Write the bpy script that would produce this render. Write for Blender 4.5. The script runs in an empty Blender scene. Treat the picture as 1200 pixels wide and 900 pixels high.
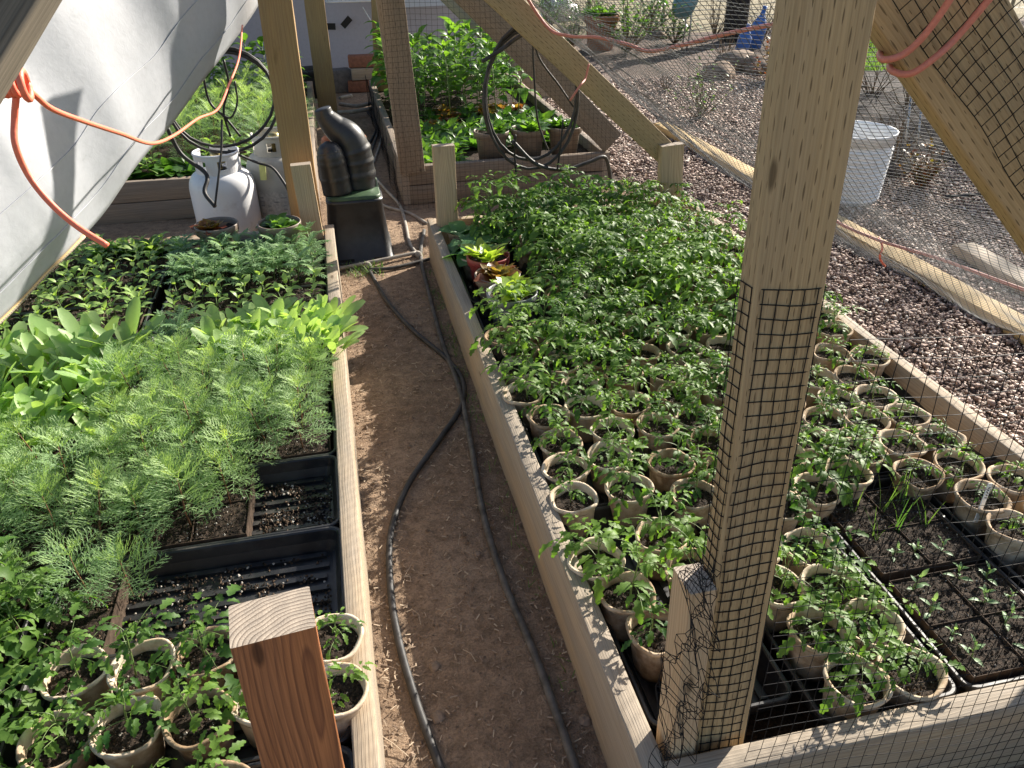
import bpy, bmesh, math, random
import numpy as np
from mathutils import Vector, Matrix, noise as mnoise
random.seed(7); np.random.seed(7)
S = bpy.context.scene
COL = S.collection

# ------------------------------------------------------------------ camera
FPX = 912.0                      # focal length in pixels of a 1200x900 frame
CAM_H = 1.29
_d1 = np.array([-240., -553., FPX]); _d3 = np.array([18., 1495., FPX])
_e1 = _d1/np.linalg.norm(_d1)
_e3 = _d3-_e1*(_d3@_e1); _e3 /= np.linalg.norm(_e3)
_ex = np.cross(_e3, _e1)
def _w(i): return Vector((_ex[i], _e1[i], -_e3[i]))
R_, D_, F_ = _w(0), _w(1), _w(2)
cam = bpy.data.objects.new('camera', bpy.data.cameras.new('camera'))
COL.objects.link(cam); S.camera = cam
m3 = Matrix((R_, -D_, -F_)).transposed()
cam.matrix_world = Matrix.Translation((0, 0, CAM_H)) @ m3.to_4x4()
cam.data.sensor_fit = 'HORIZONTAL'; cam.data.sensor_width = 36
cam.data.lens = FPX/1200*36
cam.data.clip_start = 0.02; cam.data.clip_end = 2000

# ------------------------------------------------------------------ light
SUN_EL, SUN_AZ = math.radians(26), math.radians(54)     # azimuth from +Y towards +X
w = bpy.data.worlds.new('World'); S.world = w; w.use_nodes = True
nt = w.node_tree
sky = nt.nodes.new('ShaderNodeTexSky'); sky.sky_type = 'NISHITA'; sky.sun_disc = False
sky.sun_elevation = SUN_EL; sky.sun_rotation = SUN_AZ
sky.air_density = 1.0; sky.dust_density = 1.5
bg = nt.nodes['Background']; bg.inputs['Strength'].default_value = 0.068
nt.links.new(sky.outputs[0], bg.inputs[0])
sl = bpy.data.lights.new('sun', 'SUN'); sl.energy = 5.0; sl.angle = math.radians(0.55); sl.color = (1.0, .93, .82)
sun = bpy.data.objects.new('sun', sl); COL.objects.link(sun)
sdir = Vector((math.sin(SUN_AZ)*math.cos(SUN_EL), math.cos(SUN_AZ)*math.cos(SUN_EL), math.sin(SUN_EL)))
sun.rotation_euler = sdir.to_track_quat('Z', 'Y').to_euler(); sun.location = sdir*20
S.view_settings.view_transform = 'Standard'; S.view_settings.look = 'None'
S.view_settings.exposure = 1.38; S.view_settings.gamma = 1.0
S.render.engine = 'CYCLES'
S.cycles.max_bounces = 7; S.cycles.transparent_max_bounces = 8

# ------------------------------------------------------------------ helpers
def _ray(u, v):
    d = np.array([u-600., v-450., FPX])
    return np.array([d@_ex, d@_e1, -(d@_e3)])
def at_z(u, v, z):
    r = _ray(u, v); t = (z-CAM_H)/r[2]; return Vector((r[0]*t, r[1]*t, z))
def at_y(u, v, y):
    r = _ray(u, v); t = y/r[1]; return Vector((r[0]*t, y, r[2]*t+CAM_H))
def at_x(u, v, x):
    r = _ray(u, v); t = x/r[0]; return Vector((x, r[1]*t, r[2]*t+CAM_H))
def rnd(a, b): return random.uniform(a, b)

ORD = ['zeroth','first','second','third','fourth','fifth','sixth','seventh','eighth','ninth','tenth','eleventh','twelfth',
 'thirteenth','fourteenth','fifteenth','sixteenth','seventeenth','eighteenth','nineteenth','twentieth','twenty-first',
 'twenty-second','twenty-third','twenty-fourth','twenty-fifth','twenty-sixth']
def tag(o, label=None, cat=None, group=None, kind=None):
    if label:
        n = len(label.split())
        if not 4 <= n <= 16: print('LABEL LENGTH', n, label)
        o['label'] = label
    if cat: o['category'] = cat
    if group: o['group'] = group
    if kind: o['kind'] = kind
    return o
def thing(name, label, cat, loc=(0, 0, 0), rz=0, group=None, scale=1):
    o = bpy.data.objects.new(name, None); COL.objects.link(o)
    o.empty_display_size = .05
    o.location = loc; o.rotation_euler = (0, 0, rz); o.scale = (scale,)*3
    return tag(o, label, cat, group)
def link(name, me, parent=None, mat=None):
    o = bpy.data.objects.new(name, me); COL.objects.link(o)
    if parent is not None: o.parent = parent
    if mat is not None and len(me.materials) == 0: me.materials.append(mat)
    return o

class MB:
    """collects verts and faces, plus one per-vertex value 'v'"""
    def __init__(s): s.v = []; s.f = []; s.a = []; s.val = 0.5; s.uv = None
    def add(s, vs, fs, a=None):
        o = len(s.v); s.v.extend([tuple(x) for x in vs]); s.f.extend([tuple(i+o for i in f) for f in fs])
        s.a.extend([s.val if a is None else a]*len(vs))
    def box(s, c, d, rot=None):
        hx, hy, hz = d[0]/2, d[1]/2, d[2]/2
        vs = [Vector((x, y, z)) for x in (-hx, hx) for y in (-hy, hy) for z in (-hz, hz)]
        if rot is not None: vs = [rot @ p for p in vs]
        c = Vector(c); vs = [p+c for p in vs]
        s.add(vs, [(0, 1, 3, 2), (4, 6, 7, 5), (0, 4, 5, 1), (2, 3, 7, 6), (0, 2, 6, 4), (1, 5, 7, 3)])
    def tube(s, pts, r, n=6, cap=True):
        pts = [Vector(p) for p in pts]; N = len(pts)
        rs = r if isinstance(r, (list, tuple)) else [r]*N
        vs = []; up = None
        for i, p in enumerate(pts):
            t = (pts[min(i+1, N-1)]-pts[max(i-1, 0)])
            if t.length < 1e-9: t = Vector((0, 0, 1))
            t.normalize()
            if up is None:
                up = t.orthogonal().normalized()
            up = (up - t*up.dot(t))
            up = up.normalized() if up.length > 1e-6 else t.orthogonal().normalized()
            b = t.cross(up)
            for k in range(n):
                a = 2*math.pi*k/n
                vs.append(p+(up*math.cos(a)+b*math.sin(a))*rs[i])
        fs = [(i*n+k, i*n+(k+1) % n, (i+1)*n+(k+1) % n, (i+1)*n+k) for i in range(N-1) for k in range(n)]
        if cap:
            fs.append(tuple(range(n))[::-1]); fs.append(tuple((N-1)*n+k for k in range(n)))
        s.add(vs, fs)
    def lathe(s, prof, n=24, c=(0, 0, 0), wob=0.0, close=False):
        c = Vector(c); vs = []
        for (r, z) in prof:
            for k in range(n):
                a = 2*math.pi*k/n
                rr = r*(1+wob*math.sin(a*3+z*40)*.5+wob*math.sin(a*7+1.3+z*11)*.5)
                vs.append(c+Vector((rr*math.cos(a), rr*math.sin(a), z)))
        m = len(prof)
        fs = [(i*n+k, i*n+(k+1) % n, (i+1)*n+(k+1) % n, (i+1)*n+k) for i in range(m-1) for k in range(n)]
        if close:
            fs.append(tuple(range(n))[::-1]); fs.append(tuple((m-1)*n+k for k in range(n)))
        s.add(vs, fs)
    def mesh(s, name, smooth=True):
        me = bpy.data.meshes.new(name); me.from_pydata(s.v, [], s.f); me.update()
        at = me.attributes.new('v', 'FLOAT', 'POINT'); at.data.foreach_set('value', s.a)
        if smooth: me.polygons.foreach_set('use_smooth', [True]*len(me.polygons))
        return me
    def build(s, name, mat, parent=None, smooth=True):
        return link(name, s.mesh(name, smooth), parent, mat)

def smooth_path(pts, n=8):
    """Catmull-Rom through points"""
    P = [Vector(p) for p in pts]; P = [P[0]*2-P[1]]+P+[P[-1]*2-P[-2]]
    out = []
    for i in range(1, len(P)-2):
        for k in range(n):
            t = k/n; a, b, c, d = P[i-1], P[i], P[i+1], P[i+2]
            out.append(.5*((2*b)+(c-a)*t+(2*a-5*b+4*c-d)*t*t+(3*b-a-3*c+d)*t**3))
    out.append(P[-2]); return out

# ------------------------------------------------------------------ materials
def newmat(name):
    m = bpy.data.materials.new(name); m.use_nodes = True
    nt = m.node_tree; b = nt.nodes['Principled BSDF']
    return m, nt, b
def N(nt, t, **kw):
    n = nt.nodes.new('ShaderNode'+t)
    for k, v in kw.items():
        if k in n.inputs.keys() if isinstance(k, str) else False: n.inputs[k].default_value = v
        else: setattr(n, k, v)
    return n
def L(nt, a, b): nt.links.new(a, b)
def ramp(nt, fac, stops, interp='LINEAR'):
    r = nt.nodes.new('ShaderNodeValToRGB'); r.color_ramp.interpolation = interp
    el = r.color_ramp.elements
    while len(el) < len(stops): el.new(.5)
    for e, (p, c) in zip(el, stops):
        e.position = p; e.color = (*c, 1) if len(c) == 3 else c
    L(nt, fac, r.inputs[0]); return r
def mathn(nt, op, a, b=None, c=None):
    n = nt.nodes.new('ShaderNodeMath'); n.operation = op
    for i, x in enumerate((a, b, c)):
        if x is None: continue
        if isinstance(x, (int, float)): n.inputs[i].default_value = x
        else: L(nt, x, n.inputs[i])
    return n.outputs[0]
def mixc(nt, fac, a, b, mode='MIX'):
    n = nt.nodes.new('ShaderNodeMix'); n.data_type = 'RGBA'; n.blend_type = mode
    for sock, x in ((n.inputs[0], fac), (n.inputs[6], a), (n.inputs[7], b)):
        if isinstance(x, (int, float)): sock.default_value = x
        elif isinstance(x, tuple): sock.default_value = (*x, 1)
        else: L(nt, x, sock)
    return n.outputs[2]
def coords(nt, scale=(1, 1, 1), loc=(0, 0, 0), kind='Object'):
    tc = nt.nodes.new('ShaderNodeTexCoord'); mp = nt.nodes.new('ShaderNodeMapping')
    mp.inputs['Scale'].default_value = scale; mp.inputs['Location'].default_value = loc
    L(nt, tc.outputs[kind], mp.inputs[0]); return mp.outputs[0]
def noise_t(nt, vec, scale, detail=4, rough=.55, dist=0):
    n = nt.nodes.new('ShaderNodeTexNoise'); n.inputs['Scale'].default_value = scale
    n.inputs['Detail'].default_value = detail; n.inputs['Roughness'].default_value = rough
    n.inputs['Distortion'].default_value = dist
    if vec is not None: L(nt, vec, n.inputs['Vector'])
    return n.outputs[0]
def bump(nt, b, h, strength=.3, dist=.01, prev=None):
    n = nt.nodes.new('ShaderNodeBump'); n.inputs['Strength'].default_value = strength
    n.inputs['Distance'].default_value = dist; L(nt, h, n.inputs['Height'])
    if prev is not None: L(nt, prev, n.inputs['Normal'])
    L(nt, n.outputs[0], b.inputs['Normal']); return n.outputs[0]

def plain(name, col, rough=.5, spec=.5, var=.15, nscale=30, bs=.1, metallic=0, bd=.002):
    m, nt, b = newmat(name)
    v = coords(nt)
    n = noise_t(nt, v, nscale, 5, .6)
    c2 = tuple(min(1, x*(1+var)) for x in col); c1 = tuple(x*(1-var) for x in col)
    r = ramp(nt, n, [(.3, c1), (.7, c2)])
    L(nt, r.outputs[0], b.inputs['Base Color'])
    b.inputs['Roughness'].default_value = rough; b.inputs['Specular IOR Level'].default_value = spec
    b.inputs['Metallic'].default_value = metallic
    bump(nt, b, n, bs, bd)
    return m

def wood(name, base, dark, grey=None, gamt=.5, spacing=.0045, centre=(.07, -.05), ringmix=.55, incise=False, rough=.75, fib=.35):
    """grain runs along local X; growth rings are circles round an axis parallel to X"""
    m, nt, b = newmat(name)
    tc = nt.nodes.new('ShaderNodeTexCoord')
    oi = nt.nodes.new('ShaderNodeObjectInfo')
    v0 = tc.outputs['Object']
    sh = nt.nodes.new('ShaderNodeVectorMath'); sh.operation = 'MULTIPLY_ADD'
    cmb = nt.nodes.new('ShaderNodeCombineXYZ'); L(nt, oi.outputs['Random'], cmb.inputs[0])
    L(nt, cmb.outputs[0], sh.inputs[0]); sh.inputs[1].default_value = (37, 0, 0); L(nt, v0, sh.inputs[2])
    v = sh.outputs[0]
    def mp(s):
        q = nt.nodes.new('ShaderNodeMapping'); q.inputs['Scale'].default_value = s; L(nt, v, q.inputs[0]); return q.outputs[0]
    warp = noise_t(nt, mp((1.6, 7, 7)), 1.0, 3, .5)
    warp2 = noise_t(nt, mp((5, 30, 30)), 1.0, 2, .5)
    sx = nt.nodes.new('ShaderNodeSeparateXYZ'); L(nt, v, sx.inputs[0])
    dy = mathn(nt, 'SUBTRACT', sx.outputs[1], centre[0]); dz = mathn(nt, 'SUBTRACT', sx.outputs[2], centre[1])
    r = mathn(nt, 'SQRT', mathn(nt, 'ADD', mathn(nt, 'MULTIPLY', dy, dy), mathn(nt, 'MULTIPLY', dz, dz)))
    r = mathn(nt, 'ADD', r, mathn(nt, 'MULTIPLY', warp, .05))
    r = mathn(nt, 'ADD', r, mathn(nt, 'MULTIPLY', warp2, .004))
    ring = mathn(nt, 'FRACT', mathn(nt, 'DIVIDE', r, spacing))
    ringr = ramp(nt, ring, [(0, (0, 0, 0)), (.55, (.35, .35, .35)), (.86, (1, 1, 1)), (1, (0, 0, 0))])
    fibre = noise_t(nt, mp((6, 420, 420)), 1.0, 4, .6)
    fr = ramp(nt, fibre, [(.35, (0, 0, 0)), (.7, (1, 1, 1))])
    c = mixc(nt, mathn(nt, 'MULTIPLY', ringr.outputs[0], ringmix), base, dark)
    c = mixc(nt, mathn(nt, 'MULTIPLY', fr.outputs[0], fib), c, tuple(x*.55 for x in dark))
    big = noise_t(nt, mp((2.2, 14, 14)), 1.0, 4, .6)
    if grey:
        gr = ramp(nt, big, [(.5-gamt*.45, (0, 0, 0)), (.75-gamt*.3, (1, 1, 1))])
        c = mixc(nt, mathn(nt, 'MULTIPLY', gr.outputs[0], min(1, gamt+.2)), c, mixc(nt, fr.outputs[0], grey, tuple(x*.5 for x in grey)))
    # stains and knots
    st = noise_t(nt, mp((9, 22, 22)), 1.0, 3, .5)
    sr = ramp(nt, st, [(.66, (0, 0, 0)), (.8, (1, 1, 1))])
    c = mixc(nt, mathn(nt, 'MULTIPLY', sr.outputs[0], .45), c, tuple(x*.45 for x in dark))
    vo = nt.nodes.new('ShaderNodeTexVoronoi'); L(nt, mp((3.2, 9, 9)), vo.inputs['Vector']); vo.inputs['Scale'].default_value = 1
    kr = ramp(nt, vo.outputs['Distance'], [(.045, (1, 1, 1)), (.075, (0, 0, 0))])
    c = mixc(nt, mathn(nt, 'MULTIPLY', kr.outputs[0], .75), c, tuple(x*.22 for x in dark))
    h = mathn(nt, 'ADD', mathn(nt, 'MULTIPLY', ringr.outputs[0], .6), fibre)
    if incise:
        s0 = nt.nodes.new('ShaderNodeSeparateXYZ'); L(nt, v0, s0.inputs[0])
        cc = mathn(nt, 'DIVIDE', mathn(nt, 'ADD', mathn(nt, 'ADD', s0.outputs[1], s0.outputs[2]), .5), .0118)
        ci = mathn(nt, 'FLOOR', cc); cf = mathn(nt, 'FRACT', cc)
        wn = nt.nodes.new('ShaderNodeTexWhiteNoise'); wn.noise_dimensions = '1D'; L(nt, ci, wn.inputs['W'])
        rx = mathn(nt, 'ADD', mathn(nt, 'DIVIDE', s0.outputs[0], .031), mathn(nt, 'ADD', mathn(nt, 'MULTIPLY', ci, .5), mathn(nt, 'MULTIPLY', wn.outputs['Value'], .3)))
        ri = mathn(nt, 'FLOOR', rx); rf = mathn(nt, 'FRACT', rx)
        cm = nt.nodes.new('ShaderNodeCombineXYZ'); L(nt, ci, cm.inputs[0]); L(nt, ri, cm.inputs[1])
        w2 = nt.nodes.new('ShaderNodeTexWhiteNoise'); w2.noise_dimensions = '2D'; L(nt, cm.outputs[0], w2.inputs['Vector'])
        ln = mathn(nt, 'ADD', .14, mathn(nt, 'MULTIPLY', w2.outputs['Value'], .32))
        tt = mathn(nt, 'DIVIDE', mathn(nt, 'ABSOLUTE', mathn(nt, 'SUBTRACT', rf, .5)), mathn(nt, 'MULTIPLY', ln, .8))
        inr = mathn(nt, 'LESS_THAN', tt, 1.0)
        tap = mathn(nt, 'SUBTRACT', 1.0, mathn(nt, 'MULTIPLY', tt, tt))
        inc = mathn(nt, 'LESS_THAN', mathn(nt, 'ABSOLUTE', mathn(nt, 'SUBTRACT', cf, .5)), mathn(nt, 'MULTIPLY', tap, mathn(nt, 'ADD', .04, mathn(nt, 'MULTIPLY', w2.outputs['Value'], .06))))
        irf = mathn(nt, 'MULTIPLY', inr, inc)
        c = mixc(nt, mathn(nt, 'MULTIPLY', irf, .75), c, tuple(x*.3 for x in dark))
        h = mathn(nt, 'SUBTRACT', h, mathn(nt, 'MULTIPLY', irf, 1.5))
    # sawn ends: greyed, every ring drawn dark
    sn = nt.nodes.new('ShaderNodeSeparateXYZ'); L(nt, tc.outputs['Normal'], sn.inputs[0])
    isend = mathn(nt, 'GREATER_THAN', mathn(nt, 'ABSOLUTE', sn.outputs[0]), .8)
    mott = noise_t(nt, v0, 120, 4, .6)
    ec = mixc(nt, ringr.outputs[0], (.50, .42, .33), (.12, .085, .06)); ec = mixc(nt, mathn(nt, 'MULTIPLY', mott, .5), ec, (.22, .18, .15))
    c = mixc(nt, isend, c, ec)
    L(nt, c, b.inputs['Base Color']); b.inputs['Roughness'].default_value = rough
    b.inputs['Specular IOR Level'].default_value = .3
    bump(nt, b, h, .45, .0012)
    return m

def leafmat(name, c0, c1, trans=.42, rough=.45, vein=.0, spec=.45, edge=None, ov=.22):
    """c0..c1 by a per-leaf value and a per-plant random; thin translucent blade"""
    m, nt, b = newmat(name)
    at = nt.nodes.new('ShaderNodeAttribute'); at.attribute_name = 'v'
    oi = nt.nodes.new('ShaderNodeObjectInfo')
    ns = noise_t(nt, coords(nt), 60, 3, .6)
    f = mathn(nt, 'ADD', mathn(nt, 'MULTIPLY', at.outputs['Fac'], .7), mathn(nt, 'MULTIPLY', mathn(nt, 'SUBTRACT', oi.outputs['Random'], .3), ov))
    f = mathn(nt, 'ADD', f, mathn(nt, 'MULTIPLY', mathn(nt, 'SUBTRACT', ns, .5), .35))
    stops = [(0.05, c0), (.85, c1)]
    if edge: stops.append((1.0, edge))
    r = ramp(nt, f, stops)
    L(nt, r.outputs[0], b.inputs['Base Color']); b.inputs['Roughness'].default_value = rough
    b.inputs['Specular IOR Level'].default_value = spec
    bump(nt, b, ns, .25, .003)
    tr = nt.nodes.new('ShaderNodeBsdfTranslucent')
    tcol = mixc(nt, 1.0, r.outputs[0], (1.7, 1.75, .75), 'MULTIPLY'); L(nt, tcol, tr.inputs['Color'])
    mx = nt.nodes.new('ShaderNodeMixShader'); mx.inputs[0].default_value = trans
    L(nt, b.outputs[0], mx.inputs[1]); L(nt, tr.outputs[0], mx.inputs[2])
    L(nt, mx.outputs[0], nt.nodes['Material Output'].inputs['Surface'])
    return m

def soilmat(name, dark=(.010, .008, .006), light=(.07, .05, .036), perl=.5, scale=1):
    m, nt, b = newmat(name)
    v = coords(nt); at = nt.nodes.new('ShaderNodeAttribute'); at.attribute_name = 'v'
    n1 = noise_t(nt, v, 150*scale, 6, .75); n2 = noise_t(nt, v, 420*scale, 3, .7)
    r = ramp(nt, n1, [(.40, dark), (.60, light), (.74, tuple(x*2.4 for x in light))])
    av = ramp(nt, at.outputs['Fac'], [(0, (.010, .008, .006)), (.29, (.03, .022, .016)), (.31, (.03, .022, .016)), (.6, (.085, .058, .038)), (.86, (.17, .115, .075)), (.90, (.22, .17, .12)), (.93, (.52, .48, .42))])
    isg = mathn(nt, 'LESS_THAN', mathn(nt, 'ABSOLUTE', mathn(nt, 'SUBTRACT', at.outputs['Fac'], .3)), .0002)
    isg2 = mathn(nt, 'LESS_THAN', mathn(nt, 'ABSOLUTE', mathn(nt, 'SUBTRACT', at.outputs['Fac'], .5)), .0002)
    c = mixc(nt, mathn(nt, 'MAXIMUM', isg, isg2), av.outputs[0], r.outputs[0])
    L(nt, c, b.inputs['Base Color']); b.inputs['Roughness'].default_value = .9; b.inputs['Specular IOR Level'].default_value = .2
    h = mathn(nt, 'ADD', n1, mathn(nt, 'MULTIPLY', n2, .5))
    bump(nt, b, h, .9, .006)
    return m

M = {}
M['bed_wood'] = wood('bed_wood', (.52, .40, .26), (.31, .20, .115), (.34, .30, .25), .55, .0052, (.09, .05))
M['bed_wood_grey'] = wood('bed_wood_grey', (.36, .27, .19), (.20, .13, .08), (.24, .20, .165), .6, .006, (.1, -.04))
M['post_incised'] = wood('post_incised', (.50, .36, .19), (.30, .19, .09), (.36, .28, .18), .25, .007, (.15, .12), .4, True)
M['post_brown'] = wood('post_brown', (.40, .26, .12), (.25, .14, .06), (.30, .22, .13), .2, .008, (.15, .1), .35, False)
M['post_back'] = wood('post_back', (.33, .25, .17), (.19, .13, .08), (.24, .2, .15), .4, .007, (.13, .1), .4, True)
M['stub_cedar'] = wood('stub_cedar', (.50, .20, .075), (.17, .06, .028), (.36, .17, .09), .15, .0062, (.03, -.060), .85, False, fib=.55)
M['stub_pine'] = wood('stub_pine', (.62, .46, .29), (.36, .23, .12), (.45, .36, .26), .2, .0055, (.05, -.07), .6)
M['plate_wood'] = wood('plate_wood', (.66, .47, .22), (.48, .31, .13), None, .5, .008, (.12, .1), .35)
M['grime_wood'] = wood('grime_wood', (.24, .19, .13), (.08, .065, .045), (.16, .14, .11), .7, .01, (.1, .1), .7)
M['end_grain'] = M['stub_cedar']

def tray_mat():
    m, nt, b = newmat('tray_plastic')
    n = noise_t(nt, coords(nt), 14, 5, .65); n2 = noise_t(nt, coords(nt), 160, 3, .6)
    r = ramp(nt, n, [(.4, (.012, .013, .016)), (.6, (.028, .027, .027)), (.75, (.07, .062, .053))])
    dust = ramp(nt, n2, [(.62, (0, 0, 0)), (.72, (1, 1, 1))])
    c = mixc(nt, mathn(nt, 'MULTIPLY', dust.outputs[0], .25), r.outputs[0], (.12, .10, .08))
    L(nt, c, b.inputs['Base Color']); rr = ramp(nt, n, [(.4, (.3, .3, .3)), (.75, (.65, .65, .65))]); L(nt, rr.outputs[0], b.inputs['Roughness'])
    b.inputs['Specular IOR Level'].default_value = .55
    bump(nt, b, n2, .08, .001); return m
M['tray'] = tray_mat()
def pot_mat(name, a, b_, c_):
    m, nt, b = newmat(name)
    v = coords(nt); oi = nt.nodes.new('ShaderNodeObjectInfo')
    n = noise_t(nt, v, 35, 5, .6); n2 = noise_t(nt, v, 300, 3, .7)
    nn = mathn(nt, 'ADD', n, mathn(nt, 'MULTIPLY', mathn(nt, 'SUBTRACT', oi.outputs['Random'], .5), .3))
    r = ramp(nt, nn, [(.30, a), (.44, b_), (.62, c_)])
    sx = nt.nodes.new('ShaderNodeSeparateXYZ'); L(nt, v, sx.inputs[0])
    # damp lower half of the fibre wall
    hgt = mathn(nt, 'ADD', sx.outputs[2], mathn(nt, 'MULTIPLY', n, .05))
    wet = ramp(nt, mathn(nt, 'MULTIPLY', hgt, 10), [(.55, (1, 1, 1)), (1.0, (0, 0, 0))])
    c = mixc(nt, mathn(nt, 'MULTIPLY', wet.outputs[0], .45), r.outputs[0], tuple(x*.45 for x in a))
    L(nt, c, b.inputs['Base Color']); b.inputs['Roughness'].default_value = .85; b.inputs['Specular IOR Level'].default_value = .2
    bump(nt, b, mathn(nt, 'ADD', n2, n), .4, .0015); return m
M['pot'] = pot_mat('fibre_pot', (.28, .19, .115), (.47, .35, .235), (.64, .53, .40))
M['pot_grey'] = plain('grey_plastic', (.24, .25, .26), .45, .4, .12, 20)
M['pot_taupe'] = plain('taupe_plastic', (.20, .155, .12), .5, .4, .15, 20)
M['pot_red'] = plain('red_plastic', (.30, .05, .045), .4, .5, .15, 20)
M['pot_clay'] = plain('terracotta', (.36, .15, .08), .8, .3, .2, 25)
M['soil'] = soilmat('potting_soil')
M['cellfibre'] = plain('cell_fibre', (.06, .042, .03), .85, .15, .5, 60)
M['bedsoil'] = soilmat('bed_soil', (.012, .008, .006), (.06, .038, .024), .1)

M['tomato'] = leafmat('tomato_leaf', (.025, .085, .020), (.17, .29, .05), .42, .52, spec=.28, ov=.45)
M['tomato_stem'] = leafmat('tomato_stem', (.13, .20, .06), (.2, .28, .09), .15, .5)
M['cosmos'] = leafmat('cosmos_leaf', (.17, .29, .14), (.35, .47, .20), .38, .6, edge=(.47, .54, .13))
M['cosmos_stem'] = plain('cosmos_stem', (.20, .10, .05), .6, .3, .4, 90)
M['broad'] = leafmat('broad_leaf', (.24, .39, .14), (.42, .54, .22), .42, .42)
M['basil'] = leafmat('pepper_leaf', (.18, .32, .08), (.36, .48, .16), .42, .42)
M['silver'] = leafmat('marigold_leaf', (.12, .24, .10), (.29, .41, .21), .35, .5)
M['chard'] = leafmat('chard_leaf', (.04, .12, .02), (.16, .29, .04), .45, .38)
M['dark_leaf'] = leafmat('dark_leaf', (.02, .07, .015), (.09, .19, .035), .42, .4)
M['red_leaf'] = leafmat('red_leaf', (.20, .045, .025), (.22, .20, .04), .45, .4, edge=(.30, .34, .06))
M['mix_leaf'] = leafmat('mixed_lettuce_leaf', (.24, .36, .06), (.34, .42, .07), .45, .4, edge=(.45, .16, .07))
M['squash'] = leafmat('squash_leaf', (.07, .18, .07), (.16, .30, .12), .4, .5)
M['grass'] = leafmat('grass_leaf', (.07, .16, .04), (.18, .26, .07), .4, .5)
M['dry'] = plain('dry_stem', (.17, .115, .07), .8, .2, .4, 80)

M['hose'] = plain('black_hose', (.035, .033, .032), .55, .35, .6, 22)
M['hose_dusty'] = plain('dusty_hose', (.085, .078, .07), .65, .35, .6, 30)
M['hose_grey'] = plain('grey_hose', (.30, .27, .23), .6, .35, .3, 30)
M['black_plastic'] = plain('black_plastic', (.02, .021, .023), .42, .5, .4, 25)
M['green_lid'] = plain('green_lid', (.045, .085, .04), .5, .4, .35, 25)
M['net'] = plain('net_black', (.016, .016, .017), .6, .1, .1, 50)
M['net_sunlit'] = plain('net_sunlit', (.11, .11, .105), .6, .3, .3, 50)  # paler copy of the black net: sun on the roof strands put into colour
M['rope'] = plain('orange_cord', (.80, .20, .12), .5, .4, .08, 200, .25)
M['rope_pale'] = plain('faded_cord', (.55, .20, .15), .55, .35, .12, 200, .25)
M['wire'] = plain('white_wire', (.7, .7, .68), .4, .5, .08, 30)
M['steel'] = plain('grey_steel', (.34, .34, .34), .4, .5, .2, 30, metallic=.7)
M['tape'] = plain('black_tape', (.01, .01, .011), .5, .4, .2, 30)
M['concrete'] = plain('concrete_block', (.16, .15, .14), .9, .2, .25, 40, .4)
M['brick'] = plain('clay_brick', (.27, .12, .075), .9, .2, .25, 40, .4)
M['rock'] = plain('garden_rock', (.24, .18, .135), .95, .15, .4, 14, .7, bd=.02)
M['brass'] = plain('brass_fitting', (.42, .34, .16), .35, .5, .2, 30, metallic=.8)
M['yellow_tag'] = plain('yellow_tag', (.62, .62, .22), .6, .3, .1, 30)
M['label_paper'] = plain('label_paper', (.50, .48, .43), .7, .2, .25, 80)
M['ink'] = plain('ink', (.02, .02, .025), .6, .3, .1, 50)
M['blue'] = plain('blue_paint', (.05, .14, .42), .4, .5, .2, 20)
M['heron'] = plain('verdigris', (.11, .22, .24), .5, .5, .35, 12)
M['white_paint'] = plain('white_paint', (.82, .82, .81), .5, .4, .12, 20)
M['marker'] = plain('plant_marker', (.75, .75, .72), .45, .4, .1, 60)

def tank_mat(name, base, rust, amt):
    m, nt, b = newmat(name)
    v = coords(nt); n = noise_t(nt, v, 9, 6, .65); n2 = noise_t(nt, v, 70, 4, .6)
    r = ramp(nt, n, [(.62-amt*.2, base), (.74, tuple(.6*a+.4*c for a, c in zip(base, rust)))])
    k = ramp(nt, n2, [(.70-amt*.08, (0, 0, 0)), (.76, (1, 1, 1))])
    c = mixc(nt, mathn(nt, 'MULTIPLY', k.outputs[0], .25+amt*.5), r.outputs[0], rust)
    L(nt, c, b.inputs['Base Color']); b.inputs['Roughness'].default_value = .33+amt*.3
    bump(nt, b, n2, .05, .001); return m
M['tank'] = tank_mat('tank_white', (.72, .72, .73), (.35, .30, .26), .15)
M['tank_old'] = tank_mat('tank_worn', (.50, .48, .42), (.26, .20, .14), .8)

def tarp_mat(name, base, trans):
    m, nt, b = newmat(name)
    v = coords(nt); n = noise_t(nt, v, 3.0, 6, .6, .4); n2 = noise_t(nt, v, 45, 4, .6); n3 = noise_t(nt, coords(nt, (2, 14, 14)), 3, 5, .6, .6)
    r = ramp(nt, n2, [(.4, base), (.66, tuple(x*.93 for x in base)), (.8, tuple(x*.72 for x in base))])
    L(nt, r.outputs[0], b.inputs['Base Color']); b.inputs['Roughness'].default_value = .42; b.inputs['Specular IOR Level'].default_value = .4
    h = mathn(nt, 'ADD', mathn(nt, 'MULTIPLY', n, 1.0), mathn(nt, 'MULTIPLY', n3, .35))
    bump(nt, b, h, .12, .02)
    tr = nt.nodes.new('ShaderNodeBsdfTranslucent'); tr.inputs[0].default_value = (*base, 1)
    mx = nt.nodes.new('ShaderNodeMixShader'); mx.inputs[0].default_value = trans
    L(nt, b.outputs[0], mx.inputs[1]); L(nt, tr.outputs[0], mx.inputs[2]); L(nt, mx.outputs[0], nt.nodes['Material Output'].inputs['Surface'])
    return m
M['tarp'] = tarp_mat('white_tarp', (.46, .475, .505), .2)
M['tarp_back'] = tarp_mat('grey_sheet', (.27, .27, .31), .05)

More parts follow.
